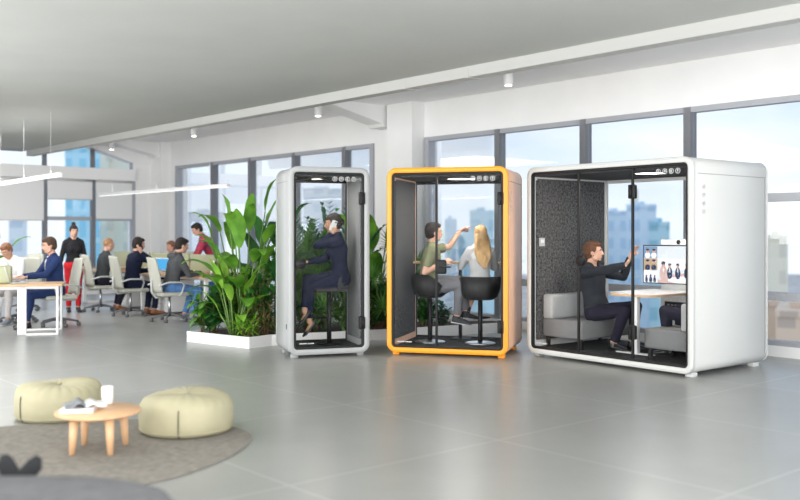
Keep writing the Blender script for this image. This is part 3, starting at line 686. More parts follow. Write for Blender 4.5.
def remesh(mb, name, mats, parent, vox, smooth=2, wr=0, wf=9, cut=None):
    me = mb.mesh(name + '_raw'); tmp = bpy.data.objects.new('tmp', me); COL.objects.link(tmp)
    md = tmp.modifiers.new('r', 'REMESH'); md.mode = 'VOXEL'; md.voxel_size = vox; md.use_smooth_shade = True
    if smooth:
        sm = tmp.modifiers.new('s', 'SMOOTH'); sm.factor = .5; sm.iterations = smooth
    dg = bpy.context.evaluated_depsgraph_get(); dg.update()
    nm = bpy.data.meshes.new_from_object(tmp.evaluated_get(dg)); nm.name = name
    bpy.data.objects.remove(tmp); bpy.data.meshes.remove(me)
    if wr:
        nrm = [v_.normal.copy() for v_ in nm.vertices]; out_ = []
        for v_, q_ in zip([v_.co.copy() for v_ in nm.vertices], nrm):
            out_ += list(v_ + q_ * (noise.noise(V((v_.x, v_.y, v_.z * .6)) * wf) + .5 * noise.noise(v_ * wf * 2.3)) * wr)
        nm.vertices.foreach_set('co', out_); nm.update()
    nm.materials.clear()
    for m_ in (mats if isinstance(mats, (list, tuple)) else [mats]): nm.materials.append(m_)
    o = bpy.data.objects.new(name, nm); COL.objects.link(o); o.parent = parent
    return o
def ik(a, b, l1, l2, hint):
    d = b - a; L_ = d.length
    if L_ > (l1 + l2) * .998: b = a + d.normalized() * (l1 + l2) * .998; d = b - a; L_ = d.length
    if L_ < abs(l1 - l2) * 1.05 + .02: L_ = abs(l1 - l2) * 1.05 + .02
    x = (l1 * l1 - l2 * l2 + L_ * L_) / (2 * L_); h = math.sqrt(max(0, l1 * l1 - x * x)); u = d.normalized()
    hv = hint - u * hint.dot(u); hv.normalize()
    return a + u * x + hv * h, b
def unit(v_): v_ = V(v_); v_.normalize(); return v_

def person(label, loc, rz, H=1.75, female=False, hip=(0, 0, .54), pitch=(0, 0), yaw=0, roll=0, head_dir=(1, 0, 0), head_up=(0, 0, 1),
           hands=None, elbows=None, feet=None, knees=None, toes=None, hand_dir=None, palm=None, curl=None,
           skin='fair', hair='brown', hair_style='short', top='charcoal', sleeve=1.0, bottom='darktrouser', leg_len=1.0, shoe='black', heel=0,
           vox=.0065, shirt=None, collar=True, hood=False, beard=False, group=None, belt=False, tails=False):
    'local frame: x forward, y left, z up; all targets in metres in that frame'
    P = thing('person', label, 'person', loc, rz, group); s = H / 1.75; wf = .90 if female else 1.0
    hip = V(hip)
    cyw, syw = math.cos(yaw), math.sin(yaw)
    # spine integration
    secs = [(-.09, .13, .105), (-.04, .163, .12), (.03, .168, .122), (.10, .152, .112), (.19, .136, .10), (.29, .150, .108), (.38, .168, .118), (.45, .165, .105), (.50, .125, .082), (.54, .07, .062)]
    if female: secs = [(-.09, .13, .105), (-.04, .168, .122), (.03, .168, .12), (.10, .138, .10), (.19, .116, .086), (.29, .128, .098), (.37, .142, .115), (.44, .142, .095), (.49, .105, .072), (.53, .058, .052)]
    def frame(h):
        k = min(1, max(0, h / .55)); a = pitch[0] + (pitch[1] - pitch[0]) * k; y_ = yaw * k
        f = V((math.cos(a) * math.cos(y_), math.cos(a) * math.sin(y_), -math.sin(a))); l = V((-math.sin(y_), math.cos(y_), 0)); u = f.cross(l)
        if roll: q = Quaternion(f, roll * k); l = q @ l; u = q @ u
        return f, l, u
    def spine(h):
        p = hip.copy(); n = 24
        if h < 0: return p + frame(0)[2] * h * s
        for i in range(n): p = p + frame(h * (i + .5) / n)[2] * (h * s / n)
        return p
    def at(h, f=0, l=0): F_, L_, U_ = frame(h); return spine(h) + F_ * f * s + L_ * l * s
    shw = .155 if female else .182
    Sh = {1: at(.475, -.01, shw), -1: at(.475, -.01, -shw)}
    Hp = {1: at(0, 0, .088), -1: at(0, 0, -.088)}
    def torso(mb, d, h0=-.09, h1=.54, depth=1.0):
        rr = []
        for h, a, b in secs:
            if h < h0 - .001 or h > h1 + .001: continue
            F_, L_, U_ = frame(h); c = spine(h); n = 20
            row = []
            for k in range(n):
                an = 2 * math.pi * k / n; ca, sa = math.cos(an), math.sin(an)
                ex = 2.4; rx = (a * s + d) * math.copysign(abs(ca) ** (2 / ex), ca); ry = (b * s * depth + d) * math.copysign(abs(sa) ** (2 / ex), sa)
                row.append(c + L_ * rx + F_ * ry)
            rr.append(row)
        mb.rings(rr, 0, True, True)
        for q_ in (1, -1): mb.ell(Sh[q_] + frame(.475)[1] * (-q_ * .02 * s), (.062 * s + d, .058 * s + d, .06 * s + d))
        # trapezius
        for q_ in (1, -1): mb.tube([at(.475, -.01, q_ * shw * .95), at(.505, -.012, q_ * .09), at(.555, -.012, q_ * .035)], [.05 * s + d, .052 * s + d, .045 * s + d])
        if female:
            for q_ in (1, -1): mb.ell(at(.335, .075, q_ * .062), (.062 * s + d * .6, .06 * s + d * .6, .062 * s + d * .6))
    hf = unit(head_dir); hu = V(head_up) - hf * hf.dot(V(head_up)); hu.normalize(); hl = hu.cross(hf)
    nb = at(.52, -.012); 
    hc = nb + frame(.55)[2] * .105 * s + hu * .085 * s + hf * .022 * s
    ax = (hf, hl, hu)
    def hp(f, l, u): return hc + (hf * f + hl * l + hu * u) * s
    arm = {}; leg = {}
    for q_ in (1, -1):
        hd = hands[0 if q_ == 1 else 1]; hd = hp(.045, q_ * .095, -.135) if hd == 'ear' else V(hd); eh = V((elbows or ((-.3, .4, -1), (-.3, -.4, -1)))[0 if q_ == 1 else 1])
        arm[q_] = ik(Sh[q_], hd, .285 * s, .255 * s, eh)
        ft = V(feet[0 if q_ == 1 else 1]); kh = V((knees or ((1, .15, .6), (1, -.15, .6)))[0 if q_ == 1 else 1])
        leg[q_] = ik(Hp[q_], ft, .43 * s, .415 * s, kh)
    def limbs_arm(mb, d, frac=1.0):
        for q_ in (1, -1):
            a = Sh[q_]; e_, w_ = arm[q_]
            mb.tube([a, a.lerp(e_, .35), a.lerp(e_, .75), e_], [.050 * s * wf + d, .049 * s * wf + d, .042 * s * wf + d, .039 * s * wf + d]) if frac >= .5 else mb.tube([a, a.lerp(e_, .35), a.lerp(e_, frac * 2)], [.053 * s * wf + d, .052 * s * wf + d, .050 * s * wf + d])
            if frac >= .5:
                mb.ell(e_, (.038 * s * wf + d,) * 3)
                k = min(1, (frac - .5) * 2)
                if k > 0: mb.tube([e_, e_.lerp(w_, .3 * k), e_.lerp(w_, .7 * k), e_.lerp(w_, k)], [.038 * s * wf + d, .040 * s * wf + d, .033 * s * wf + d, (.026 + .006 * (1 - k)) * s * wf + d])
            if frac == .38: pass
    def limbs_leg(mb, d, frac=1.0):
        for q_ in (1, -1):
            a = Hp[q_]; kn, an = leg[q_]
            mb.ell(a, (.088 * s + d,) * 3)
            mb.tube([a, a.lerp(kn, .3), a.lerp(kn, .7), kn], [.088 * s + d, .080 * s + d, .064 * s + d, .054 * s + d]); mb.ell(kn, (.054 * s + d,) * 3)
            k = frac
            if k > 0:
                back = (an - kn).cross(frame(0)[1]).normalized(); back = back if back.dot(V((1, 0, 0))) < 0 else -back
                mb.tube([kn, kn.lerp(an, .28 * k) + back * .012 * s, kn.lerp(an, .65 * k) + back * .004, kn.lerp(an, k)], [.053 * s + d, .055 * s + d, .043 * s + d, .036 * s + d + (d * .5)])
    # ---- body (one continuous surface)
    mb = MB(); torso(mb, 0); limbs_arm(mb, 0); limbs_leg(mb, 0)
    mb.tube([at(.50, -.012), nb + frame(.55)[2] * .04 * s, hp(-.02, 0, -.07)], [.066 * s * wf, .056 * s * wf, .054 * s * wf])
    mb.ell(hp(-.012, 0, .022), (.097 * s, .077 * s, .098 * s), ax, 14)
    mb.ell(hp(.020, 0, -.035), (.072 * s, .062 * s, .080 * s), ax, 12)
    mb.ell(hp(.056, 0, -.090), (.030 * s, .030 * s, .024 * s), ax, 8)
    mb.tube([hp(-.005, .055, -.055), hp(.03, .045, -.085), hp(.06, 0, -.095), hp(.03, -.045, -.085), hp(-.005, -.055, -.055)], .02 * s)
    mb.tube([hp(.082, 0, .018), hp(.096, 0, -.004), hp(.106, 0, -.026), hp(.086, 0, -.034)], [.010 * s, .012 * s, .016 * s, .012 * s])
    mb.tube([hp(.074, .048, .026), hp(.086, .02, .028), hp(.086, -.02, .028), hp(.074, -.048, .026)], .010 * s)
    mb.ell(hp(.084, 0, -.058), (.012 * s, .022 * s, .010 * s), ax, 8)
    for q_ in (1, -1): mb.ell(hp(-.005, q_ * .077, -.012), (.019 * s, .009 * s, .032 * s), ax, 8)
    for q_ in (1, -1):
        i_ = 0 if q_ == 1 else 1
        e_, w_ = arm[q_]; fd = unit((w_ - e_)) if not hand_dir or hand_dir[i_] is None else unit(hand_dir[i_])
        pn = V(palm[i_]) if palm and palm[i_] is not None else V((0, 0, -1)); pn = pn - fd * pn.dot(fd)
        if pn.length < .05: pn = frame(.4)[1] * -q_
        pn.normalize(); sd = pn.cross(fd).normalized() * 1.0
        # thumb side: for a palm facing down with fingers forward, the left hand's thumb points right
        th_ = sd * (-q_) * -1 if False else (fd.cross(pn) * q_)
        th_.normalize(); hs = s * (.90 if female else 1.0)
        W0 = w_ + fd * .01 * s
        mb.tube([w_, W0 + fd * .03 * hs, W0 + fd * .065 * hs, W0 + fd * .095 * hs], [(.018 * hs, .026 * hs), (.017 * hs, .036 * hs), (.016 * hs, .042 * hs), (.013 * hs, .041 * hs)], 12, ref=pn)
        cu = (curl or ((.35,) * 5, (.35,) * 5))[i_]
        for k, (off, ln) in enumerate(((.033, .070), (.011, .079), (-.011, .074), (-.032, .058))):
            base = W0 + fd * .085 * hs + th_ * off * hs; d0 = unit(fd + th_ * (off * 3.2)); c = cu[k + 1]
            p = base; pts = [base - fd * .02 * hs, base]; an = 0
            axr = th_
            for j, fr in enumerate((.46, .30, .24)):
                an += c * (.9, 1.1, .8)[j]
                dd = (d0 * math.cos(an) + pn * math.sin(an)); p = p + dd * ln * fr * hs; pts.append(p)
            mb.tube(pts, [.0095 * hs, .0096 * hs, .0088 * hs, .0082 * hs, .0066 * hs], 8); mb.ell(pts[-1], (.0068 * hs,) * 3, n=6)
        tb = W0 + fd * .022 * hs + th_ * .028 * hs; td = unit(fd * .75 + th_ * .75 + pn * .35); t2 = unit(fd * 1.0 + th_ * .25 + pn * (.25 + .5 * cu[0]))
        mb.tube([W0 + fd * .01, tb, tb + td * .035 * hs, tb + td * .035 * hs + t2 * .028 * hs, tb + td * .035 * hs + t2 * .05 * hs], [.014 * hs, .0145 * hs, .0115 * hs, .0105 * hs, .008 * hs], 8)
    ftd = {}
    for q_ in (1, -1):
        i_ = 0 if q_ == 1 else 1; kn, an = leg[q_]; td = unit((toes or ((1, .1, 0), (1, -.1, 0)))[i_]); up = unit(kn - an); up = unit(up - td * up.dot(td)); ftd[q_] = (td, up)
        mb.tube([an + up * .03 * s, an - up * .02 * s - td * .015 * s, an - up * .05 * s - td * .02 * s], [.034 * s, .034 * s, .026 * s])
        mb.tube([an - up * .04 * s - td * .04 * s, an - up * .045 * s + td * .04 * s, an - up * .06 * s + td * .11 * s, an - up * .066 * s + td * .165 * s], [(.028 * s, .028 * s), (.030 * s, .034 * s), (.018 * s, .038 * s), (.011 * s, .028 * s)], 12, ref=up)
    remesh(mb, 'body', SKIN[skin], P, vox, 2)
    # ---- face details
    for q_ in (1, -1):
        e1 = MB(); e1.ell(hp(.079, q_ * .031, .004), (.009 * s, .014 * s, .007 * s), ax, 8); eo = e1.obj('eye', EYEW, P)
        e2 = MB(); e2.ell(hp(.086, q_ * .031, .004), (.004 * s, .006 * s, .0062 * s), ax, 8); e2.obj('iris', EYEM, eo)
        e3 = MB(); e3.tube([hp(.080, q_ * .050, .027), hp(.092, q_ * .032, .033), hp(.094, q_ * .015, .030)], .0042 * s, 6); e3.obj('eyebrow', HAIR[hair], P)
    e4 = MB(); e4.ell(hp(.0935, 0, -.054), (.005 * s, .022 * s, .0045 * s), ax, 8); e4.ell(hp(.0925, 0, -.062), (.006 * s, .019 * s, .005 * s), ax, 8); e4.obj('lips', LIPS, P)
    if beard:
        bb = MB(); bb.tube([hp(.0, .060, -.03), hp(.008, .056, -.055), hp(.025, .048, -.082), hp(.062, .0, -.104), hp(.025, -.048, -.082), hp(.008, -.056, -.055), hp(.0, -.060, -.03)], [.004 * s, .012 * s, .018 * s, .022 * s, .018 * s, .012 * s, .004 * s]); bb.obj('beard', HAIR[hair], P)
    # ---- hair
    mb = MB()
    if hair_style == 'cropped': mb.ell(hp(-.018, 0, .028), (.098 * s, .0785 * s, .097 * s), ax, 16)
    else:
        mb.ell(hp(-.026, 0, .034), (.100 * s, .084 * s, .100 * s), ax, 16); mb.ell(hp(-.05, 0, -.01), (.072 * s, .076 * s, .085 * s), ax, 12)
        for q_ in (1, -1): mb.ell(hp(-.002, q_ * .07, .022), (.034 * s, .014 * s, .038 * s), ax, 8)
    if hair_style == 'short':
        mb.ell(hp(.02, 0, .085), (.072 * s, .066 * s, .040 * s), ax, 10); mb.ell(hp(.055, .01, .083), (.032 * s, .045 * s, .022 * s), ax, 8)
    if hair_style == 'bun':
        mb.ell(hp(.0, 0, .07), (.085 * s, .074 * s, .05 * s), ax, 10); mb.ell(hp(-.115, 0, .0), (.042 * s, .045 * s, .042 * s), ax, 8)
    if hair_style == 'topbun': mb.ell(hp(-.05, 0, .145), (.045 * s, .045 * s, .045 * s), ax, 8); mb.ell(hp(.0, 0, .07), (.085 * s, .074 * s, .05 * s), ax, 10)
    if hair_style == 'long':
        mb.ell(hp(.0, 0, .068), (.088 * s, .078 * s, .055 * s), ax, 10)
        F_, L_, U_ = frame(.5); nbk = at(.42, -.12)
        for k in range(9):
            a = -1 + k / 4; st = hp(-.05 - .03 * (1 - a * a), a * .066, -.0); mid = hp(-.075, a * .085, -.10); bk = at(.46, -.105, a * .085 - .015); en = at(.36 - .03 * (k % 3) + .03 * abs(a), -.145, a * .07 - .035)
            e_ = at(.27 - .025 * (k % 3) + .05 * abs(a), -.145, a * .045 - .05)
            mb.tube([st, mid, bk, en, e_], [.03 * s, .034 * s, .030 * s, .024 * s, .010 * s], 8)
    if vox < .009: remesh(mb, 'hair', HAIR[hair], P, vox, 1, wr=.0022, wf=60)
    else: remesh(mb, 'hair', HAIR[hair], P, vox, 1)
    # ---- clothing
    wr = .0035 if vox < .009 else .004
    def upper(mb, d, h0):
        torso(mb, d, h0, .545, 1.0); limbs_arm(mb, d, sleeve)
        if collar:
            pts = [at(.535, .055 * math.cos(R(a)) - .008, .058 * math.sin(R(a))) + frame(.5)[2] * (.018 - .02 * math.cos(R(a))) * s for a in range(0, 360, 30)]
            mb.tube(pts, .015 * s, 8, closed=True)
        if hood: mb.tube([at(.52, .02, .10), at(.51, -.08, .09), at(.49, -.13, 0), at(.51, -.08, -.09), at(.52, .02, -.10)], [.03 * s, .045 * s, .055 * s, .045 * s, .03 * s])
        if tails: mb.tube([at(-.04, 0), at(-.075, -.005), at(-.105, -.01)], [(.128 * s, .175 * s), (.122 * s, .172 * s), (.11 * s, .16 * s)], 18, ref=frame(0)[0])
    mb = MB(); upper(mb, .013, -.04 if not tails else -.09)
    o = remesh(mb, 'jacket' if tails or shirt else 'shirt', CL[top], P, vox * 1.15, 3, wr=wr, wf=11)
    if shirt:
        mb = MB(); mb.tube([at(.17, .095), at(.28, .108), at(.38, .112), at(.46, .096), at(.515, .062), at(.55, .05)], [(.016, .008 * s), (.018, .02 * s), (.02, .032 * s), (.022, .040 * s), (.022, .042 * s), (.014, .03 * s)], 12, ref=frame(.4)[0])
        remesh(mb, 'shirt', CL[shirt], P, vox, 2)
    mb = MB(); torso(mb, .006, -.09, .06)if False else None
    mb.tube([at(-.07), at(-.03), at(.04), at(.09)], [(.130 * s, .170 * s), (.144 * s, .194 * s), (.142 * s, .192 * s), (.124 * s, .168 * s)], 20, ref=frame(0)[0])
    limbs_leg(mb, .012, .93 * leg_len if leg_len > 0 else 0)
    remesh(mb, 'skirt' if leg_len <= 0 else 'trousers', CL[bottom], P, vox * 1.15, 3, wr=wr, wf=12)
    if belt:
        mb = MB(); F_, L_, U_ = frame(.08); mb.tube([at(.075) + F_ * .130 * s * math.cos(R(a)) + L_ * .172 * s * math.sin(R(a)) for a in range(0, 360, 20)], (.006) , 6, closed=True); mb.obj('belt', SHOE['black'], P)
    for q_ in (1, -1):
        kn, an = leg[q_]; td, up = ftd[q_]; mb = MB()
        if heel:
            b0 = an - up * .062 * s
            mb.tube([an - up * .035 * s - td * .052 * s, an - up * .055 * s - td * .0 * s, b0 + td * .08 * s, b0 + td * .13 * s - up * .006, b0 + td * .185 * s - up * .008], [(.036 * s, .034 * s), (.026 * s, .038 * s), (.022 * s, .042 * s), (.027 * s, .044 * s), (.010 * s, .020 * s)], 12, ref=up)
            mb.tube([an - up * .05 * s - td * .05 * s, an - up * .15 * s - td * .055 * s], [.014 * s, .006 * s], 8)
            remesh(mb, 'heeled_shoe', SHOE[shoe], P, min(vox, .0055), 1)
        else:
            mb.tube([an + up * .01 * s - td * .01 * s, an - up * .03 * s - td * .01 * s, an - up * .06 * s - td * .0 * s], [.046 * s, .047 * s, .044 * s], 12)
            mb.tube([an - up * .045 * s - td * .062 * s, an - up * .045 * s + td * .02 * s, an - up * .055 * s + td * .10 * s, an - up * .064 * s + td * .165 * s, an - up * .068 * s + td * .195 * s], [(.030 * s, .032 * s), (.040 * s, .041 * s), (.030 * s, .046 * s), (.022 * s, .042 * s), (.014 * s, .026 * s)], 14, ref=up)
            so = remesh(mb, 'shoe', SHOE[shoe], P, vox, 1)
            mb = MB(); mb.tube([an - up * .079 * s - td * .07 * s, an - up * .079 * s + td * .02 * s, an - up * .082 * s + td * .11 * s, an - up * .082 * s + td * .19 * s], [(.008, .033 * s), (.008, .038 * s), (.008, .047 * s), (.008, .028 * s)], 12, ref=up)
            mb.obj('sole', SHOE['black'] if shoe not in ('grey', 'sneaker') else SHOE['sole'], so)
    return P, hp, at, arm

# ---- woman on the phone in the grey booth (faces the booth's left side, legs crossed)
ph = {}
W1, hp1, at1, arm1 = person('person in a navy trouser suit and black heels, phoning on a bar stool', tw(B1_M, *S1, FZ), A1 + math.pi - R(14), 1.66, True, hip=(-.125, 0, .80), pitch=(R(-2), R(12)), yaw=R(4),
       head_dir=(.97, .12, -.16), hands=('ear', (.26, .02, 1.0)), elbows=((.5, .55, -1), (-.35, -.35, -1)), feet=((.24, .06, .27), (.30, .12, .40)), knees=((1, 0, .8), (1, .1, .9)), toes=((.66, .12, -.65), (.66, .15, -.68)),
       hand_dir=((-.30, -.02, 1), (.75, .1, -.45)), palm=((-.1, -1, 0), (.1, 0, -1)), curl=((.5, .55, .6, .65, .7), (.3, .35, .35, .35, .35)), skin='tan', hair='dark', hair_style='bun', top='navy', bottom='navy', shoe='black', heel=1, tails=True, leg_len=.93)
o = thing('smartphone', 'light grey smartphone held at the ear of the woman in navy', 'phone', (0, 0, 0), 0)
def attach(o, P_, p, rot=None):
    Mx = pm(P_); o.location = Mx @ p; o.rotation_euler = (0, 0, P_.rotation_euler.z)
attach(o, W1, hp1(.012, .100, -.03))
mb = MB(); mb.T = Matrix.Rotation(R(-22), 4, 'Y'); mb.rbox((-.032, -.004, -.065), (.032, .004, .065), .004); mb.obj('phone_body', M['chair_grey'], o)
mb = MB(); mb.T = Matrix.Rotation(R(-22), 4, 'Y'); mb.rbox((-.024, .004, .038), (-.006, .007, .056), .001); mb.obj('camera_bump', M['black'], o)

# ---- man pointing and blonde woman in the orange booth
person('person in an olive t-shirt and grey trousers pointing with a raised arm', tw(B2_M, .40, .50, FZ), A2 + R(12), 1.70, False, hip=(-.03, 0, .67), pitch=(R(6), R(8)), yaw=R(8),
       head_dir=(.94, .34, -.02), hands=((.37, .36, 1.37), (.17, -.20, .98)), elbows=((.2, .3, -1), (-.6, -.25, -1)), feet=((.46, .12, .36), (.34, -.05, .32)), knees=((1, .2, .6), (1, -.1, .55)), toes=((1, .1, -.12), (1, -.1, -.12)),
       hand_dir=((.85, .0, .45), (.6, .4, .35)), palm=((0, -.3, -1), (0, .7, -.7)), curl=((.9, .0, 1.2, 1.25, 1.3), (.3, .5, .5, .5, .5)), skin='fair', hair='dark', hair_style='short', top='olive', sleeve=.38, bottom='greytrouser', shoe='sneaker', leg_len=1)
person('person with long blonde hair in a pale grey jacket and trousers, seen from behind', tw(B2_M, 1.03, .50, FZ), A2 + R(108), 1.58, True, hip=(-.02, 0, .69), pitch=(R(5), R(8)), yaw=R(4), roll=R(3),
       head_dir=(.93, .35, .02), hands=((.36, .14, 1.015), (.36, -.10, 1.015)), elbows=((-.2, .6, -1), (-.2, -.6, -1)), feet=((.30, .20, .36), (.30, .10, .42)), knees=((1, .15, .5), (1, 0, .5)), toes=((.8, .2, -.55), (.8, .1, -.55)),
       skin='fair', hair='blonde', hair_style='long', top='palegrey', bottom='midgrey', shoe='black', heel=1, leg_len=.72, tails=True)

# ---- man gesturing in the white booth, and the colleague opposite
person('person with auburn hair and beard in a charcoal shirt reaching out both hands', tw(B3_M, .62, .50, FZ), A3 + R(8), 1.76, False, hip=(.04, 0, .42), pitch=(R(-20), R(4)), yaw=R(0),
       head_dir=(.92, .36, .02), hands=((.26, .34, 1.06), (.50, -.15, .99)), elbows=((.1, .5, -1), (.1, -.5, -1)), feet=((.42, .12, .09), (.30, -.10, .09)), knees=((1, .1, .8), (1, -.1, .8)), toes=((1, .1, 0), (1, -.1, 0)),
       hand_dir=((.5, .1, .9), (.6, .0, .8)), palm=((.9, -.2, -.3), (.9, .2, -.3)), curl=((.1, .12, .12, .12, .12), (.1, .12, .12, .12, .12)), skin='fair', hair='auburn', hair_style='short', beard=True, top='charcoal', bottom='darktrouser', shoe='black', belt=True)
person('person in dark trousers sitting on the screen-side sofa, mostly hidden by the booth wall', tw(B3_M, 2.0, .62, FZ), A3 + math.pi, 1.72, False, hip=(.0, 0, .42), pitch=(R(-14), R(-4)),
       head_dir=(1, 0, 0), hands=((.16, .14, .50), (.16, -.14, .50)), feet=((.40, .10, .09), (.36, -.10, .09)), skin='fair', hair='dark', hair_style='short', top='charcoal', bottom='darktrouser', shoe='black', vox=.009)

# ================================================================== lounge corner
o = MB()
pts = [(-1.055, 6.45), (-1.12, 5.95), (-1.42, 5.39), (-2.0, 5.02), (-2.75, 5.0), (-3.35, 5.35), (-3.62, 6.0), (-3.35, 6.6), (-2.75, 6.98), (-2.04, 7.14), (-1.45, 7.0), (-1.15, 6.75)]
def spline(pts, k=8):
    out_ = []; n = len(pts)
    for i in range(n):
        p0, p1, p2, p3 = [V(pts[(i + j) % n]) for j in (-1, 0, 1, 2)]
        for j in range(k):
            t = j / k; out_.append(.5 * ((2 * p1) + (p2 - p0) * t + (2 * p0 - 5 * p1 + 4 * p2 - p3) * t * t + (3 * p1 - p0 - 3 * p2 + p3) * t ** 3))
    return out_
rug = MB(); sp_ = spline(pts); ce = V((-2.35, 6.1))
inn = [ce + (p - ce) * .993 for p in sp_]
rug.rings([[V((p.x, p.y, .001)) for p in sp_], [V((p.x, p.y, .009)) for p in sp_], [V((p.x, p.y, .014)) for p in inn]], 0, True)
rb = thing('rug', 'large rounded taupe rug under the coffee table', 'rug', (ce.x, ce.y, 0)); rug.T = Matrix.Identity(4)
rug.v = [(x - ce.x, y - ce.y, z) for x, y, z in rug.v]; rug.obj('rug_pile', M['rug'], rb)
mb = MB(); mb.tube([V((p.x - ce.x, p.y - ce.y, .006)) for p in sp_], .0055, 6, closed=True); mb.obj('edge_binding', M['rug'], rb)
RZ = .0145
def pouf(label, x, y, r, h, rz, z=RZ):
    p_ = thing('floor_pouf', label, 'pouf', (x, y, z), rz, 'sage beige poufs by the coffee table')
    n = 72; prof = [(.02, 0, 0), (.80, 0, 0), (.93, .03, 0), (.985, .12, 0), (1.0, .35, 0), (1.0, .58, .1), (.975, .75, .5), (.91, .88, 1), (.80, .96, 1), (.62, 1.0, .7), (.40, .995, .5), (.2, .975, .4), (.05, .955, .3), (.012, .95, 0)]
    rr = []
    for q_, z_, ple in prof:
        row = []
        for k in range(n):
            a = 2 * math.pi * k / n
            w_ = 1 + ple * .014 * math.cos(a * 24) + .012 * math.sin(3 * a + 1) * (z_ > .1)
            dz = ple * .006 * math.cos(a * 24) + .012 * math.sin(2 * a + .6) * z_
            row.append(V((r * q_ * w_ * math.cos(a), r * q_ * w_ * math.sin(a), h * z_ + dz)))
        rr.append(row)
    mb = MB(); mb.rings(rr, 0, True, True); mb.obj('cushion', M['pouf'], p_)
    a = -math.pi / 2 - rz + (0.05 if x > -2 else -.62)
    mb = MB(); mb.tube([V((r * q_ * 1.004 * math.cos(a), r * q_ * 1.004 * math.sin(a), h * z_)) for q_, z_ in ((.93, .03), (.99, .12), (1.004, .35), (1.004, .58), (.98, .75))], .006, 6); mb.obj('zip_seam', M['pouf_seam'], p_)
    for q_, z_ in ((1.0, .13),): mb = MB(); mb.tube([V((r * q_ * math.cos(2 * math.pi * k / 48), r * q_ * math.sin(2 * math.pi * k / 48), h * z_)) for k in range(48)], .0035, 6, closed=True); mb.obj('piping', M['pouf'], p_)
    mb = MB(); mb.ell((0, 0, h * .955), (.028, .028, .012)); mb.obj('button', M['pouf'], p_)
pouf('round sage beige pouf behind the coffee table, left of the cup', -2.715, 7.3, .335, .275, .3, .001)
pouf('round sage beige pouf to the right of the coffee table', -1.565, 6.74, .34, .275, 1.1)
t_ = thing('coffee_table', 'low round oak coffee table with four tapered legs on the rug', 'table', (-2.02, 6.14, RZ), 0)
mb = MB(); mb.lathe([(0, .238), (.255, .238), (.275, .246), (.279, .256), (.273, .266), (0, .268)], n=56, cap=False); mb.obj('tabletop', M['table_oak'], t_)
for a, b_ in ((-.115, -.15), (.125, -.15), (-.135, .13), (.135, .13)):
    mb = MB(); mb.cyl((a * 1.05, b_ * 1.05, 0), (a * .95, b_ * .95, .24), .019, .032, 18); mb.obj('leg', M['table_oak'], t_)
TZ = RZ + .268
c_ = thing('cup', 'plain white cylindrical cup on the coffee table', 'cup', (-2.02, 6.33, TZ + .001))
mb = MB(); mb.lathe([(0, 0), (.034, 0), (.038, .006), (.040, .118), (.0385, .121), (.036, .118), (.034, .03), (0, .028)], n=32, cap=False); mb.obj('cup_body', M['ceramic'], c_)
mb = MB(); mb.lathe([(0, .1), (.0355, .1), (.0355, .101), (0, .101)], n=24, cap=False); mb.obj('coffee', mat('milky_coffee', (.55, .42, .30), .3), c_)
def magazine(label, loc, rz, w_, d_, h_, cover, open_=False):
    g = thing('magazine', label, 'magazine', loc, rz, 'magazines on the coffee table')
    if open_:
        for s_ in (-1, 1):
            mb = MB(); rr = []
            for k in range(9):
                x = s_ * w_ * k / 8; z = .012 + .03 * math.sin(math.pi * min(1, k / 5)) * (1 if s_ < 0 else .6)
                rr.append([V((x, -d_ / 2, z - .008)), V((x, d_ / 2, z - .008)), V((x, d_ / 2, z)), V((x, -d_ / 2, z))])
            mb.rings(rr, 0, True); mb.obj('page_block', M['paper'], g)
            mb = MB(); rr = [[V((p.x, p.y * 1.02, p.z - .002 if j < 2 else p.z + .001 if s_ < 0 else p.z - .007)) for j, p in enumerate(r_)] for r_ in rr]
            mb.rings([r_ for r_ in rr], 0, True); mb.obj('cover', cover if s_ < 0 else M['paper'], g)
    else:
        mb = MB(); mb.box((-w_ / 2 + .003, -d_ / 2 + .003, .003), (w_ / 2 - .001, d_ / 2 - .003, h_ - .003)); mb.obj('page_block', M['paper'], g)
        mb = MB(); mb.box((-w_ / 2, -d_ / 2, 0), (w_ / 2, d_ / 2, .003)); mb.box((-w_ / 2, -d_ / 2, h_ - .003), (w_ / 2, d_ / 2, h_)); mb.box((-w_ / 2, -d_ / 2, 0), (-w_ / 2 + .003, d_ / 2, h_)); mb.obj('cover', cover, g)
magazine('thick white magazine at the bottom of the pile on the coffee table', (-2.13, 6.08, TZ + .001), R(8), .21, .17, .028, M['paper'])
magazine('grey-covered magazine lying slightly bent on top of the pile', (-2.10, 6.11, TZ + .030), R(24), .13, .19, .02, M['cover_grey'], True)
# foreground ottoman and the dark leafy sprig behind it
o = thing('ottoman', 'dark grey rounded wool ottoman cut off at the lower left corner', 'ottoman', (-1.66, 3.52, 0))
mb = MB(); rr = []; n = 64
for q_, z_ in ((.0, 0), (.86, 0), (.95, .03), (1.0, .12), (1.0, .28), (.985, .35), (.94, .395), (.86, .415), (.6, .42), (.3, .422), (0.01, .422)):
    row = []
    for k in range(n):
        a = 2 * math.pi * k / n; ca, sa = math.cos(a), math.sin(a); e_ = .72
        row.append(V((.80 * max(q_, .01) * math.copysign(abs(ca) ** e_, ca), .44 * max(q_, .01) * math.copysign(abs(sa) ** e_, sa), z_ * 1.045)))
    rr.append(row)
mb.rings(rr, 0, True, True); mb.obj('cushion', M['ottoman'], o)
mb = MB(); mb.tube([V((.803 * math.copysign(abs(math.cos(2 * math.pi * k / 60)) ** .72, math.cos(2 * math.pi * k / 60)), .443 * math.copysign(abs(math.sin(2 * math.pi * k / 60)) ** .72, math.sin(2 * math.pi * k / 60)), .30)) for k in range(60)], .006, 6, closed=True); mb.obj('seam', M['ottoman'], o)
o = thing('dark_plant', 'low dark plant with blunt charcoal leaves behind the ottoman', 'plant', (-1.79, 4.32, RZ + .001))
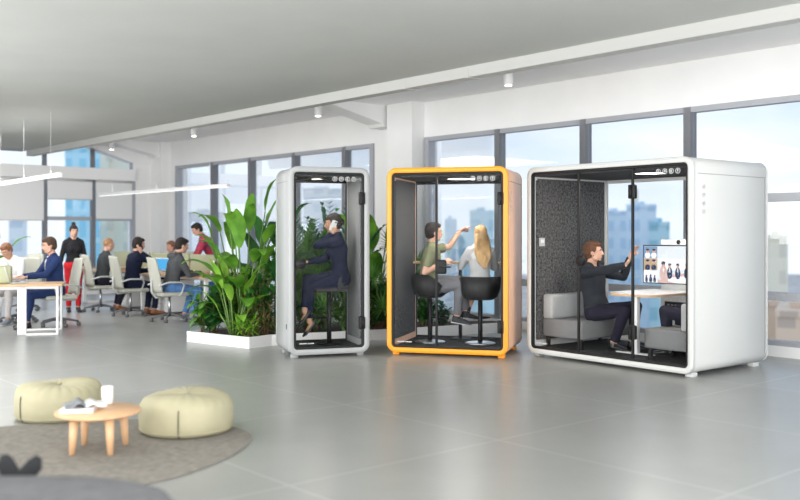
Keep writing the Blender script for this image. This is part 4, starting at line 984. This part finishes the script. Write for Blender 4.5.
mb = MB(); mb.lathe([(0, 0), (.09, 0), (.11, .02), (.125, .16), (.11, .16), (.1, .15), (0, .15)], n=28, cap=False); mb.obj('pot', M['black_soft'], o)
for dx, dz, r_, lean in ((-.17, .33, .06, -.10), (-.06, .37, .06, -.03), (.035, .36, .055, .12), (.0, .29, .05, .0), (-.12, .28, .06, -.1)):
    mb = MB(); mb.tube([(0, 0, .14), (dx * .35, .01, .2), (dx * .8, 0, dz - .05), (dx + lean * .3, 0, dz), (dx + lean * .45, 0, dz + .035)], [(.012, .012), (.012, .03), (.012, r_ * .8), (.012, r_ * .7), (.006, r_ * .3)], 12, ref=(0, 1, 0)); mb.obj('leaf', M['darkleaf'], o)

# ================================================================== office furniture
def office_chair(label, loc, rz, group='cream office chairs with five-star bases', model=[]):
    if model:
        c_ = copy_tree(model[0]); put(c_, loc, rz); c_['label'] = label; return c_
    c_ = thing('office_chair', label, 'chair', loc, rz, group)
    mb = MB(); mb.rbox((-.22, -.235, .42), (.26, .235, .485), .028); mb.obj('seat', M['chair_cream'], c_)
    mb = MB(); rr = []
    for k in range(12):
        u = k / 11; z = .50 + .56 * u; x = -.25 - .02 * math.sin(u * 3.1) - .10 * u * u; hw = .225 - .05 * max(0, u - .6) / .4 * 1 - .02 * (1 - u)
        row = []
        for j in range(13):
            v_ = -1 + j / 6; row.append(V((x + .05 * v_ * v_, v_ * hw, z - .012 * v_ * v_)))
        row2 = [p - V((.022, 0, 0)) for p in row][::-1]; rr.append(row + row2)
    mb.rings(rr, 0, True, True); mb.obj('backrest', M['chair_cream'], c_)
    mb = MB(); mb.tube([(-.05, 0, .41), (-.24, 0, .40), (-.31, 0, .50), (-.31, 0, .70)], .018); mb.obj('back_support', M['chair_grey'], c_)
    for s_ in (1, -1):
        mb = MB(); mb.tube([(-.28, s_ * .22, .60), (-.12, s_ * .27, .655), (.10, s_ * .275, .65), (.14, s_ * .27, .60), (.10, s_ * .25, .45), (.02, s_ * .2, .42)], .014, 8); mb.obj('armrest', M['chair_grey'], c_)
    mb = MB(); mb.cyl((0, 0, .10), (0, 0, .42), .026, .02); mb.obj('gas_lift', M['chrome'], c_)
    mb = MB()
    for k in range(5): a = R(72 * k + 20); mb.tube([(0, 0, .115), (.14 * math.cos(a), .14 * math.sin(a), .10), (.29 * math.cos(a), .29 * math.sin(a), .066)], [.028, .02, .013], 8)
    mb.lathe([(.035, .08), (.035, .135), (.02, .14)], n=16); mb.obj('star_base', M['base_dark'], c_)
    for k in range(5):
        a = R(72 * k + 20); x, y = .29 * math.cos(a), .29 * math.sin(a); mb = MB(); mb.cyl((x - .025, y, .028), (x + .025, y, .028), .027); mb.cyl((x, y, .03), (x, y, .066), .008); mb.obj('caster', M['base_dark'], c_)
    model.append(c_); return c_
def desk(label, loc, rz, L_, D_, h=.725, frames=None):
    d_ = thing('desk', label, 'desk', loc, rz, 'oak-topped desks with white frames')
    mb = MB(); mb.rbox((0, 0, h - .028), (L_, D_, h), .004); mb.obj('desktop', M['oak'], d_)
    mb = MB(); mb.box((.05, .1, h - .07), (L_ - .05, .13, h - .028)); mb.box((.05, D_ - .13, h - .07), (L_ - .05, D_ - .1, h - .028)); mb.obj('apron', M['white_metal'], d_)
    for x in (frames if frames is not None else (.03, L_ - .08)):
        mb = MB()
        mb.rbox((x, .02, 0), (x + .05, .07, h - .028), .006); mb.rbox((x, D_ - .07, 0), (x + .05, D_ - .02, h - .028), .006)
        mb.rbox((x, .02, 0), (x + .05, D_ - .02, .04), .006); mb.rbox((x, .02, h - .075), (x + .05, D_ - .02, h - .03), .006); mb.obj('leg_frame', M['white_metal'], d_)
    if frames == ():
        for y in (.03, D_ - .08):
            for x0 in (.1, L_ - .60):
                mb = MB(); mb.rbox((x0, y, 0), (x0 + (.12 if y < .1 and x0 > 1 else .05), y + .05, h - .028), .006); mb.rbox((x0 + .515, y, 0), (x0 + .55, y + .05, h - .028), .006)
                mb.rbox((x0, y, 0), (x0 + .55, y + .05, .03), .006); mb.rbox((x0, y, h - .055), (x0 + .55, y + .05, h - .03), .006); mb.obj('leg_frame', M['white_metal'], d_)
    return d_
# desk of the man in the blue suit: near edge Y 13.3, right end at px 63
DK1 = desk('oak-topped desk with white frame at the left, in front of the man in blue', (-8.69, 11.99, 0), R(16), 4.02, .78, frames=())
def ds(x, y, z): return tuple(Matrix.Translation(DK1.location) @ Matrix.Rotation(DK1.rotation_euler.z, 4, 'Z') @ V((x, y, z)))
for x0, lab in ((3.04, 'low olive desk screen standing near the man in blue, right piece'), (2.74, 'low olive desk screen at the far left desk edge, left piece')):
    o = thing('desk_screen', lab, 'desk screen', ds(x0, .30, .726), R(16), 'olive desk screens')
    mb = MB(); mb.rbox((0, 0, 0), (.27, .14, .26), .03); mb.obj('panel', M['olive'], o)
    mb = MB(); mb.tube([(.04, .07, .25), (.05, .07, .32), (.13, .07, .34), (.20, .07, .31), (.23, .07, .25)], .012); mb.obj('wire_handle', M['chair_grey'], o)
def laptop(label, loc, rz, scrm, open_deg=105, group='open laptops on the desks'):
    l_ = thing('laptop', label, 'laptop', loc, rz, group)
    mb = MB(); mb.rbox((-.12, -.17, 0), (.12, .17, .016), .005); kb = mb.obj('keyboard_base', M['laptop'], l_)
    mb = MB(); mb.box((-.05, -.14, .016), (.07, .14, .018)); mb.obj('keys', M['black'], kb)
    a = R(open_deg - 90); T = Matrix.Translation((.12, 0, .014)) @ Matrix.Rotation(a, 4, 'Y')
    mb = MB(); mb.T = T; mb.rbox((0, -.17, 0), (.01, .17, .24), .004); ld = mb.obj('lid', M['laptop'], l_)
    mb = MB(); mb.T = T; mb.box((-.002, -.155, .018), (0, .155, .228)); mb.obj('display', scrm, ld)
    return l_
laptop('open silver laptop in front of the man in the blue suit', ds(3.36, .48, .727), R(212), M['pale_screen'])

# long shared desk of the colleagues, parallel to the window wall
C0 = V((-3.2, 15.05, 0))
AD = math.atan2(D1.y, D1.x)
dk2 = desk('long shared oak-topped desk of the colleagues beside the plants', tuple(C0), AD, 5.2, -1.0 if False else 1.0, frames=(.05, 2.4, 5.1))
# rotate so that +x runs along D1 and +y points to the chairs' side: shift the desk to the window side
dk2.location = C0 + D2 * 1.35; 
for ch in list(dk2.children): pass
dk2.scale = (1, 1.35, 1)
def cc(t, n, z=0): p = C0 + D1 * t + D2 * n; return (p.x, p.y, z)
for k, (t0, t1) in enumerate(((.25, 1.7), (1.78, 3.3), (3.38, 5.0))):
    o = thing('desk_screen', ('olive divider screen on the shared desk, nearest the plants', 'olive divider screen in the middle of the shared desk', 'olive divider screen at the far end of the shared desk')[k], 'desk screen', cc(t0, .66, .727), AD, 'olive desk screens')
    mb = MB(); mb.rbox((0, -.015, .03), (t1 - t0, .015, .34), .01); mb.obj('panel', M['olive'], o)
    for x in (.15, t1 - t0 - .15): mb = MB(); mb.rbox((x - .02, -.03, 0), (x + .02, .03, .05), .004); mb.obj('clamp', M['white_metal'], o)
for k, (t, n) in enumerate(((1.65, .15), (3.25, .15))):
    o = thing('drawer_pedestal', ('white drawer pedestal under the shared desk behind the man on the phone', 'white drawer pedestal under the shared desk beside the bald man')[k], 'pedestal', cc(t, n), AD, 'white drawer pedestals')
    mb = MB(); mb.rbox((0, -.55, .03), (.42, 0, .60), .008); mb.obj('body', M['white_top'], o)
    for z in (.05, .24, .42): mb = MB(); mb.rbox((.01, -.002, z), (.41, .014, z + .165), .004); f_ = mb.obj('drawer', M['white_top'], o); mb = MB(); mb.rbox((.14, .014, z + .12), (.28, .024, z + .135), .003); mb.obj('drawer_handle', M['chair_grey'], f_)
laptop('open laptop with a blue screen in the middle of the shared desk', cc(2.55, .42, .727), ANG2 + R(35), M['blue_screen'], 100)
laptop('open laptop with a pale screen beside the man in the red plaid shirt', cc(.85, .45, .727), ANG2 - R(25) , M['pale_screen'], 102)

CH = [(-3.80, 15.12), (-4.74, 16.12), (-5.56, 17.02)]
office_chair('cream office chair of the man in the slate hoodie, nearest the plants', (CH[0][0], CH[0][1], 0), ANG2 - R(4))
office_chair('cream office chair of the man phoning in a navy suit', (CH[1][0], CH[1][1], 0), ANG2 - R(2))
office_chair('cream office chair of the man with cropped sandy hair', (CH[2][0], CH[2][1], 0), ANG2 + R(2))
office_chair('cream office chair behind the man in the blue suit', (-5.34, 14.36, 0), R(218))
office_chair('empty pale office chair between the left desk and the windows', (-7.05, 17.2, 0), R(250))
office_chair('cream office chair at the left edge behind the olive screen', (-6.22, 15.0, 0), R(-100))

OV = .0095
S = dict(vox=OV)
person('person in a blue suit and pale shirt working at the left desk', (-5.36, 14.32, .0), R(220), 1.78, False, hip=(.02, 0, .55), pitch=(R(2), R(10)), head_dir=(.98, -.05, -.22), hands=((.50, .16, .79), (.47, -.14, .79)), feet=((.50, .14, .09), (.42, -.12, .09)), skin='fair', hair='brown', top='blue', bottom='blue', shirt='white', tails=True, shoe='black', **S)
person('person in a white shirt bending over at the far left behind the olive screen', (-6.22, 14.96, 0), R(-105), 1.70, False, hip=(.02, 0, .55), pitch=(R(10), R(32)), head_dir=(.9, 0, -.6), hands=((.46, .12, .76), (.46, -.12, .76)), feet=((.45, .14, .09), (.40, -.12, .09)), skin='tan', hair='red', top='white', bottom='stone', shoe='grey', **S)
WB = person('person with a top bun standing in a black top and red trousers', (-6.0, 16.85, 0), R(-62), 1.58, True, hip=(0, 0, .845), pitch=(0, R(2)), head_dir=(.95, .1, -.12), hands=((.16, .12, .86), (-.02, -.27, .72)), elbows=((-.4, .6, -1), (-1, -.2, 0)), feet=((.04, .08, .075), (-.03, -.08, .075)), knees=((1, .05, 0), (1, -.05, 0)), skin='fair', hair='dark', hair_style='topbun', top='black', bottom='red', shoe='black', heel=0, **S)
person('person with cropped sandy hair in a dark grey t-shirt seen from behind', (CH[2][0], CH[2][1], 0), ANG2 - R(6), 1.72, False, hip=(.02, 0, .55), pitch=(R(6), R(14)), head_dir=(.95, .1, -.2), hands=((.45, .16, .79), (.45, -.14, .79)), feet=((.34, .14, .09), (.28, -.12, .09)), skin='fair', hair='sand', hair_style='cropped', top='darkgrey', sleeve=.38, bottom='darktrouser', shoe='brown', **S)
PN = person('person in a navy suit phoning at the shared desk', (CH[1][0], CH[1][1], 0), ANG2 - R(4), 1.76, False, hip=(.02, 0, .55), pitch=(R(4), R(14)), head_dir=(.95, -.1, -.2), hands=((.42, .12, .79), 'ear'), elbows=((-.2, .4, -1), (.6, -.5, -1)), feet=((.36, .14, .09), (.40, -.10, .09)), hand_dir=(None, (-.3, .05, 1)), palm=(None, (-.1, 1, 0)), skin='fair', hair='dark', top='navy', bottom='navy', shoe='brown', tails=True, **S)
person('person in a slate hooded sweater and blue jeans at the shared desk', (CH[0][0], CH[0][1], 0), ANG2 - R(10), 1.78, False, hip=(.02, 0, .55), pitch=(R(8), R(20)), head_dir=(.95, 0, -.25), hands=((.46, .16, .79), (.50, -.10, .79)), feet=((.30, .14, .09), (.34, -.14, .09)), skin='fair', hair='dark', top='slate', bottom='denim', shoe='grey', hood=True, **S)
person('person with brown hair facing the camera across the shared desk', cc(4.15, 1.62, 0), ANG2 + math.pi + R(10), 1.66, True, hip=(.02, 0, .50), pitch=(R(4), R(12)), head_dir=(.95, 0, -.15), hands=((.42, .12, .79), (.42, -.12, .79)), feet=((.34, .14, .09), (.28, -.12, .09)), skin='fair', hair='red', top='tanskin', bottom='darktrouser', shoe='black', **S)
person('person in a red plaid shirt standing and leaning over the shared desk', cc(2.95, 1.72, 0), ANG2 + math.pi - R(22), 1.76, False, hip=(-.12, 0, .90), pitch=(R(22), R(34)), head_dir=(.9, .1, -.5), hands=((.36, .16, .81), (.36, -.18, .81)), feet=((-.02, .12, .085), (-.16, -.12, .085)), knees=((1, .05, 0), (1, -.05, 0)), skin='fair', hair='dark', top='plaid', bottom='denim', shoe='grey', **S)
o = office_chair('cream office chair across the shared desk behind the person facing us', cc(4.15, 1.66, 0), ANG2 + math.pi + R(10))
# handbag of the woman in black and phone of the man in navy
o = thing('handbag', 'dark maroon handbag held by the woman in the black top', 'bag', tuple(pm(WB[0]) @ V((-.02, -.29, .38))), R(-62))
mb = MB(); mb.rbox((-.15, -.05, 0), (.15, .05, .22), .03); mb.obj('bag_body', mat('maroon_leather', (.07, .012, .02), .45), o)
mb = MB(); mb.tube([(-.08, 0, .21), (-.05, .0, .29), (0, .0, .315), (.05, .0, .29), (.08, 0, .21)], .006, 8); mb.obj('bag_handle', M['black'], o)
o = thing('smartphone', 'small black phone at the ear of the man in the navy suit', 'phone'); attach(o, PN[0], PN[1](.012, -.097, -.03))
mb = MB(); mb.T = Matrix.Rotation(R(-20), 4, 'Y'); mb.rbox((-.032, -.004, -.065), (.032, .004, .065), .004); mb.obj('phone_body', M['black'], o)

# ================================================================== planting
def planter_box(poly, h):
    o = thing('planter', 'long low white planter box running behind the booths', 'planter', (poly[0][0], poly[0][1], 0))
    q_ = [(x - poly[0][0], y - poly[0][1]) for x, y in poly]; n = len(q_)
    c_ = V((sum(p[0] for p in q_) / n, sum(p[1] for p in q_) / n)); 
    inn = []
    for i in range(n):
        p, a, b_ = V(q_[i]), V(q_[i - 1]), V(q_[(i + 1) % n]); e1 = (p - a).normalized(); e2 = (b_ - p).normalized(); n1 = V((-e1.y, e1.x)); n2 = V((-e2.y, e2.x)); m_ = (n1 + n2).normalized(); inn.append(p + m_ * (.05 / max(.4, m_.dot(n1))))
    mb = MB(); mb.rings([[V((p[0], p[1], 0)) for p in q_], [V((p[0], p[1], h)) for p in q_], [V((p.x, p.y, h)) for p in inn], [V((p.x, p.y, h - .04)) for p in inn]], 0, False, True); mb.obj('box', M['planter'], o)
    mb = MB(); mb.prism([(p.x, p.y) for p in inn], h - .05, h - .03); s_ = mb.obj('soil', M['soil'], o); s_['kind'] = 'stuff'
planter_box([(-2.86, 12.30), (-1.90, 11.55), (-1.66, 11.86), (-.70, 12.28), (.0, 12.62), (1.75, 13.55), (1.45, 14.1), (-.6, 13.9), (-2.3, 13.1)], .14)
PZ = .11
rnd = random.Random(11)
def leaf(mb, base, d, up, L_, W_, droop, n=8, fold=.25, shape='oval', mi=0, wave=0):
    'a blade growing from base along d, drooping by gravity'
    p = V(base); d = unit(d); rows = []; step = L_ / n; ph = rnd.random() * 6
    for i in range(n + 1):
        t = i / n
        if shape == 'oval': w_ = W_ * math.sin(math.pi * min(1, max(.0, (t * .94 + .05)))) ** .75
        elif shape == 'lance': w_ = W_ * (math.sin(math.pi * min(1, t ** .7 * .97 + .03)) ** .9)
        else: w_ = W_ * (1 - t) ** .5
        sd = d.cross(V((0, 0, 1))); sd = sd.normalized() if sd.length > .05 else V((1, 0, 0)); sd = unit(sd + V(up) * .0)
        nn = sd.cross(d).normalized()
        f_ = nn * (w_ * fold); wv = nn * (wave * W_ * math.sin(ph + t * 14))
        rows.append([p - sd * w_ + f_ + wv, p - sd * w_ * .5 + f_ * .35, p, p + sd * w_ * .5 + f_ * .35, p + sd * w_ + f_ - wv])
        p = p + d * step; d = unit(d + V((0, 0, -droop * step / L_ * (.4 + 1.4 * t))))
    vv = [q_ for r_ in rows for q_ in r_]; ff = [(i * 5 + j, i * 5 + j + 1, (i + 1) * 5 + j + 1, (i + 1) * 5 + j) for i in range(n) for j in range(4)]
    mb.add(vv, ff, mi, True)
def polar(a, el): return V((math.cos(a) * math.cos(el), math.sin(a) * math.cos(el), math.sin(el)))
GRP = 'plants in the long white planter'
def banana(label, x, y, h, nl, m1, z=PZ, wl=.85, ww=.14, seed=1, group=GRP):
    global rnd; rnd = random.Random(seed)
    o = thing('banana_plant', label, 'plant', (x, y, z), rnd.random() * 6, group)
    st = MB(); lf = MB()
    for k in range(nl):
        a = k * 2.4 + rnd.uniform(-.3, .3); u = (k + .5) / nl; el = R(86 - 36 * (1 - u) * rnd.uniform(.5, 1.1) - 6 * rnd.random()); hb = h * (.22 + .60 * u) * rnd.uniform(.88, 1.06)
        d = polar(a, el); b0 = V((.05 * math.cos(a), .05 * math.sin(a), 0)); b1 = b0 + d * hb
        st.tube([b0, b0.lerp(b1, .5) + V((0, 0, .02)), b1], [.017, .012, .008], 6)
        ld = unit(d + V((d.x, d.y, 0)) * rnd.uniform(.5, 2.2) + V((0, 0, .15))) if rnd.random() < .75 else d
        leaf(lf, b1, ld, (0, 0, 1), wl * rnd.uniform(.75, 1.15), ww * rnd.uniform(.8, 1.2), rnd.uniform(.7, 2.3), 12, .22, 'oval', 0, .07)
    st.obj('stems', M['stem'], o); lf.obj('foliage', m1, o); return o
def shrub(label, x, y, h, r, nl, m1, W_=.035, L_=.14, z=PZ, seed=1, name='leafy_shrub', shape='oval', droop=.8, group=GRP):
    global rnd; rnd = random.Random(seed)
    o = thing(name, label, 'plant', (x, y, z), 0, group); st = MB(); lf = MB()
    ns = max(5, nl // 16)
    for k in range(ns):
        a = rnd.random() * 6.28; rr = r * math.sqrt(rnd.random()); top = V((rr * math.cos(a), rr * math.sin(a), h * rnd.uniform(.6, 1.0) * (1 - .3 * (rr / r) ** 2))); b0 = V((rr * .25 * math.cos(a), rr * .25 * math.sin(a), 0)); mid = b0.lerp(top, .5) + V((0, 0, h * .08))
        st.tube([b0, mid, top], [.009, .006, .003], 5)
        for j in range(nl // ns):
            t = rnd.uniform(.15, 1); p = b0.lerp(mid, t * 2) if t < .5 else mid.lerp(top, t * 2 - 1)
            leaf(lf, p, polar(rnd.random() * 6.28, R(rnd.uniform(-15, 60))), (0, 0, 1), L_ * rnd.uniform(.7, 1.2), W_ * rnd.uniform(.7, 1.2), droop, 5, .2, shape)
    st.obj('stems', M['trunk'], o); lf.obj('foliage', m1, o); return o
def fan_palm(label, x, y, h, nf, m1, z=PZ, R_=.36, seed=1, group=GRP, bias=None):
    global rnd; rnd = random.Random(seed)
    o = thing('fan_palm', label, 'plant', (x, y, z), 0, group); st = MB(); lf = MB()
    for k in range(nf):
        a = k * 2.4 + rnd.uniform(-.3, .3); u = (k + .5) / nf; d = polar(a, R(20 + 60 * u)); L_ = h * (.35 + .5 * u) * rnd.uniform(.85, 1.1)
        c_ = d * L_; c_.z = min(c_.z, h); mid = c_ * .55 + V((0, 0, .06)); st.tube([V((0, 0, 0)), mid, c_], [.009, .007, .005], 5)
        od = unit(V((d.x, d.y, .25))); sd = od.cross(V((0, 0, 1))).normalized(); upv = sd.cross(od); tilt = unit(od * .6 + V((0, 0, -.5)))
        fdir = unit(V((d.x, d.y, 0)) * .55 + V((0, 0, .2)))
        for j in range(20):
            b_ = R(-150 + 300 * j / 19); q_ = (V((0, 0, -1)) * -math.cos(b_) + sd * math.sin(b_)); q_ = unit(q_ + fdir * .45)
            leaf(lf, c_, q_, (0, 0, 1), R_ * rnd.uniform(.85, 1.05) * (.8 + .2 * math.cos(b_)), .016, .35, 5, .5, 'lance')
    st.obj('stems', M['stem'], o); lf.obj('foliage', m1, o); return o
def feather_palm(label, x, y, h, nf, m1, z=PZ, seed=1, group=GRP, lean=None, LL=.30):
    global rnd; rnd = random.Random(seed)
    o = thing('feather_palm', label, 'plant', (x, y, z), 0, group); st = MB(); lf = MB()
    for k in range(nf):
        a = k * 2.4 + rnd.uniform(-.3, .3); u = (k + .5) / nf; d = polar(a, R(58 + 28 * u)); p = V((0, 0, h * .05)); L_ = h * rnd.uniform(.85, 1.15) * (.75 + .3 * u); pts = [p.copy()]; n = 12
        for i in range(n):
            p = p + d * L_ / n; d = unit(d + V((d.x, d.y, 0)) * .03 + V((0, 0, -.14 * (i / n) ** 1.2))); pts.append(p.copy())
            if i > 2:
                for s_ in (1, -1):
                    for h_ in (0, .5):
                        sd = d.cross(V((0, 0, 1))).normalized() * s_; leaf(lf, p - d * h_ * L_ / n, unit(sd * .9 + d * .7 + V((0, 0, .15))), (0, 0, 1), LL * math.sin(math.pi * (.15 + .8 * i / n)), .022, .7, 4, .3, 'lance')
        st.tube(pts, [.010 - .008 * i / n for i in range(n + 1)], 5)
    st.obj('stems', M['stem'], o); lf.obj('foliage', m1, o); return o

banana('tall banana plant with broad arching leaves left of the grey booth', -2.12, 12.45, 1.93, 36, L1, seed=5, wl=.50, ww=.095)
banana('shorter bright banana plant at the front of the left clump', -2.18, 12.1, .95, 14, L4, seed=9, wl=.42, ww=.07)
banana('deep green banana plant rising between the left clump and the booth', -1.75, 12.75, 1.6, 20, L2, seed=14, wl=.58, ww=.12)
shrub('dark leafy shrub at the left end of the planter', -2.52, 12.32, .72, .24, 230, L2, .045, .17, seed=21)
shrub('narrow leafy plant with hanging leaves at the left tip of the planter', -2.66, 12.36, .62, .12, 90, L1, .045, .2, seed=22, droop=1.6)
shrub('bushy deep green plant beside the left side of the grey booth', -1.82, 12.1, .95, .22, 300, L2, .03, .15, seed=23)
shrub('mid green bushy plant in the middle of the left clump', -2.2, 12.3, 1.1, .26, 300, L1, .035, .16, seed=27)
shrub('low lime green fern at the front corner of the planter', -1.98, 11.84, .28, .18, 220, L4, .012, .15, seed=24, name='lime_fern', shape='lance')
shrub('brownish grassy plant beside the lime fern', -1.76, 12.0, .5, .15, 170, mat('olive_brown_leaf', (.16, .15, .05), .6), .010, .24, seed=25, name='grassy_plant', shape='lance', droop=1.4)
fan_palm('fan palm with large fronds low behind the seated phoning woman', -1.05, 12.65, .85, 9, L3, seed=31, R_=.40)
fan_palm('fan palm close to the floor at the right inside view of the grey booth', -.70, 12.75, .75, 8, L3, seed=32, R_=.34)
feather_palm('feather palm standing behind the grey booth at its left', -1.38, 12.9, 1.5, 19, L3, seed=33)
feather_palm('feather palm standing behind the grey booth at its right', -.92, 13.25, 1.6, 18, L5, seed=34)
shrub('tall leafy shrub filling the view behind the phoning woman', -1.15, 13.0, 1.45, .42, 620, L3, .03, .17, seed=41)
banana('tall banana plant between the grey and orange booths', -.42, 13.15, 1.75, 20, L1, seed=35, wl=.55, ww=.11)
shrub('dense dark shrub at the planter floor behind the grey booth', -1.2, 12.5, .55, .34, 420, L2, .028, .12, seed=36)
shrub('dense dark shrub between the grey and orange booths', -.30, 12.78, .85, .28, 420, L2, .03, .13, seed=37)
fan_palm('fan palm between the grey and orange booths', -.2, 12.95, 1.35, 12, L3, seed=38, R_=.32)
shrub('dark leafy plant seen under the table of the orange booth', .33, 13.05, .55, .22, 220, L2, .03, .13, seed=39)
shrub('small dark plant low behind the man in the orange booth', .62, 13.25, .34, .16, 130, L5, .03, .12, seed=40)
# plant at the far left edge of the photo
o = banana('leafy green plant standing behind the desk at the left edge', -7.1, 15.9, 1.25, 14, L1, z=.24, seed=51, wl=.5, ww=.085, group=None)
g = thing('plant_pot', 'white pot of the leafy plant at the left edge', 'pot', (-7.1, 15.9, 0))
mb = MB(); mb.lathe([(0, 0), (.15, 0), (.17, .03), (.2, .34), (.18, .34), (.17, .24), (0, .23)], n=32, cap=False); mb.obj('pot_body', M['planter'], g)
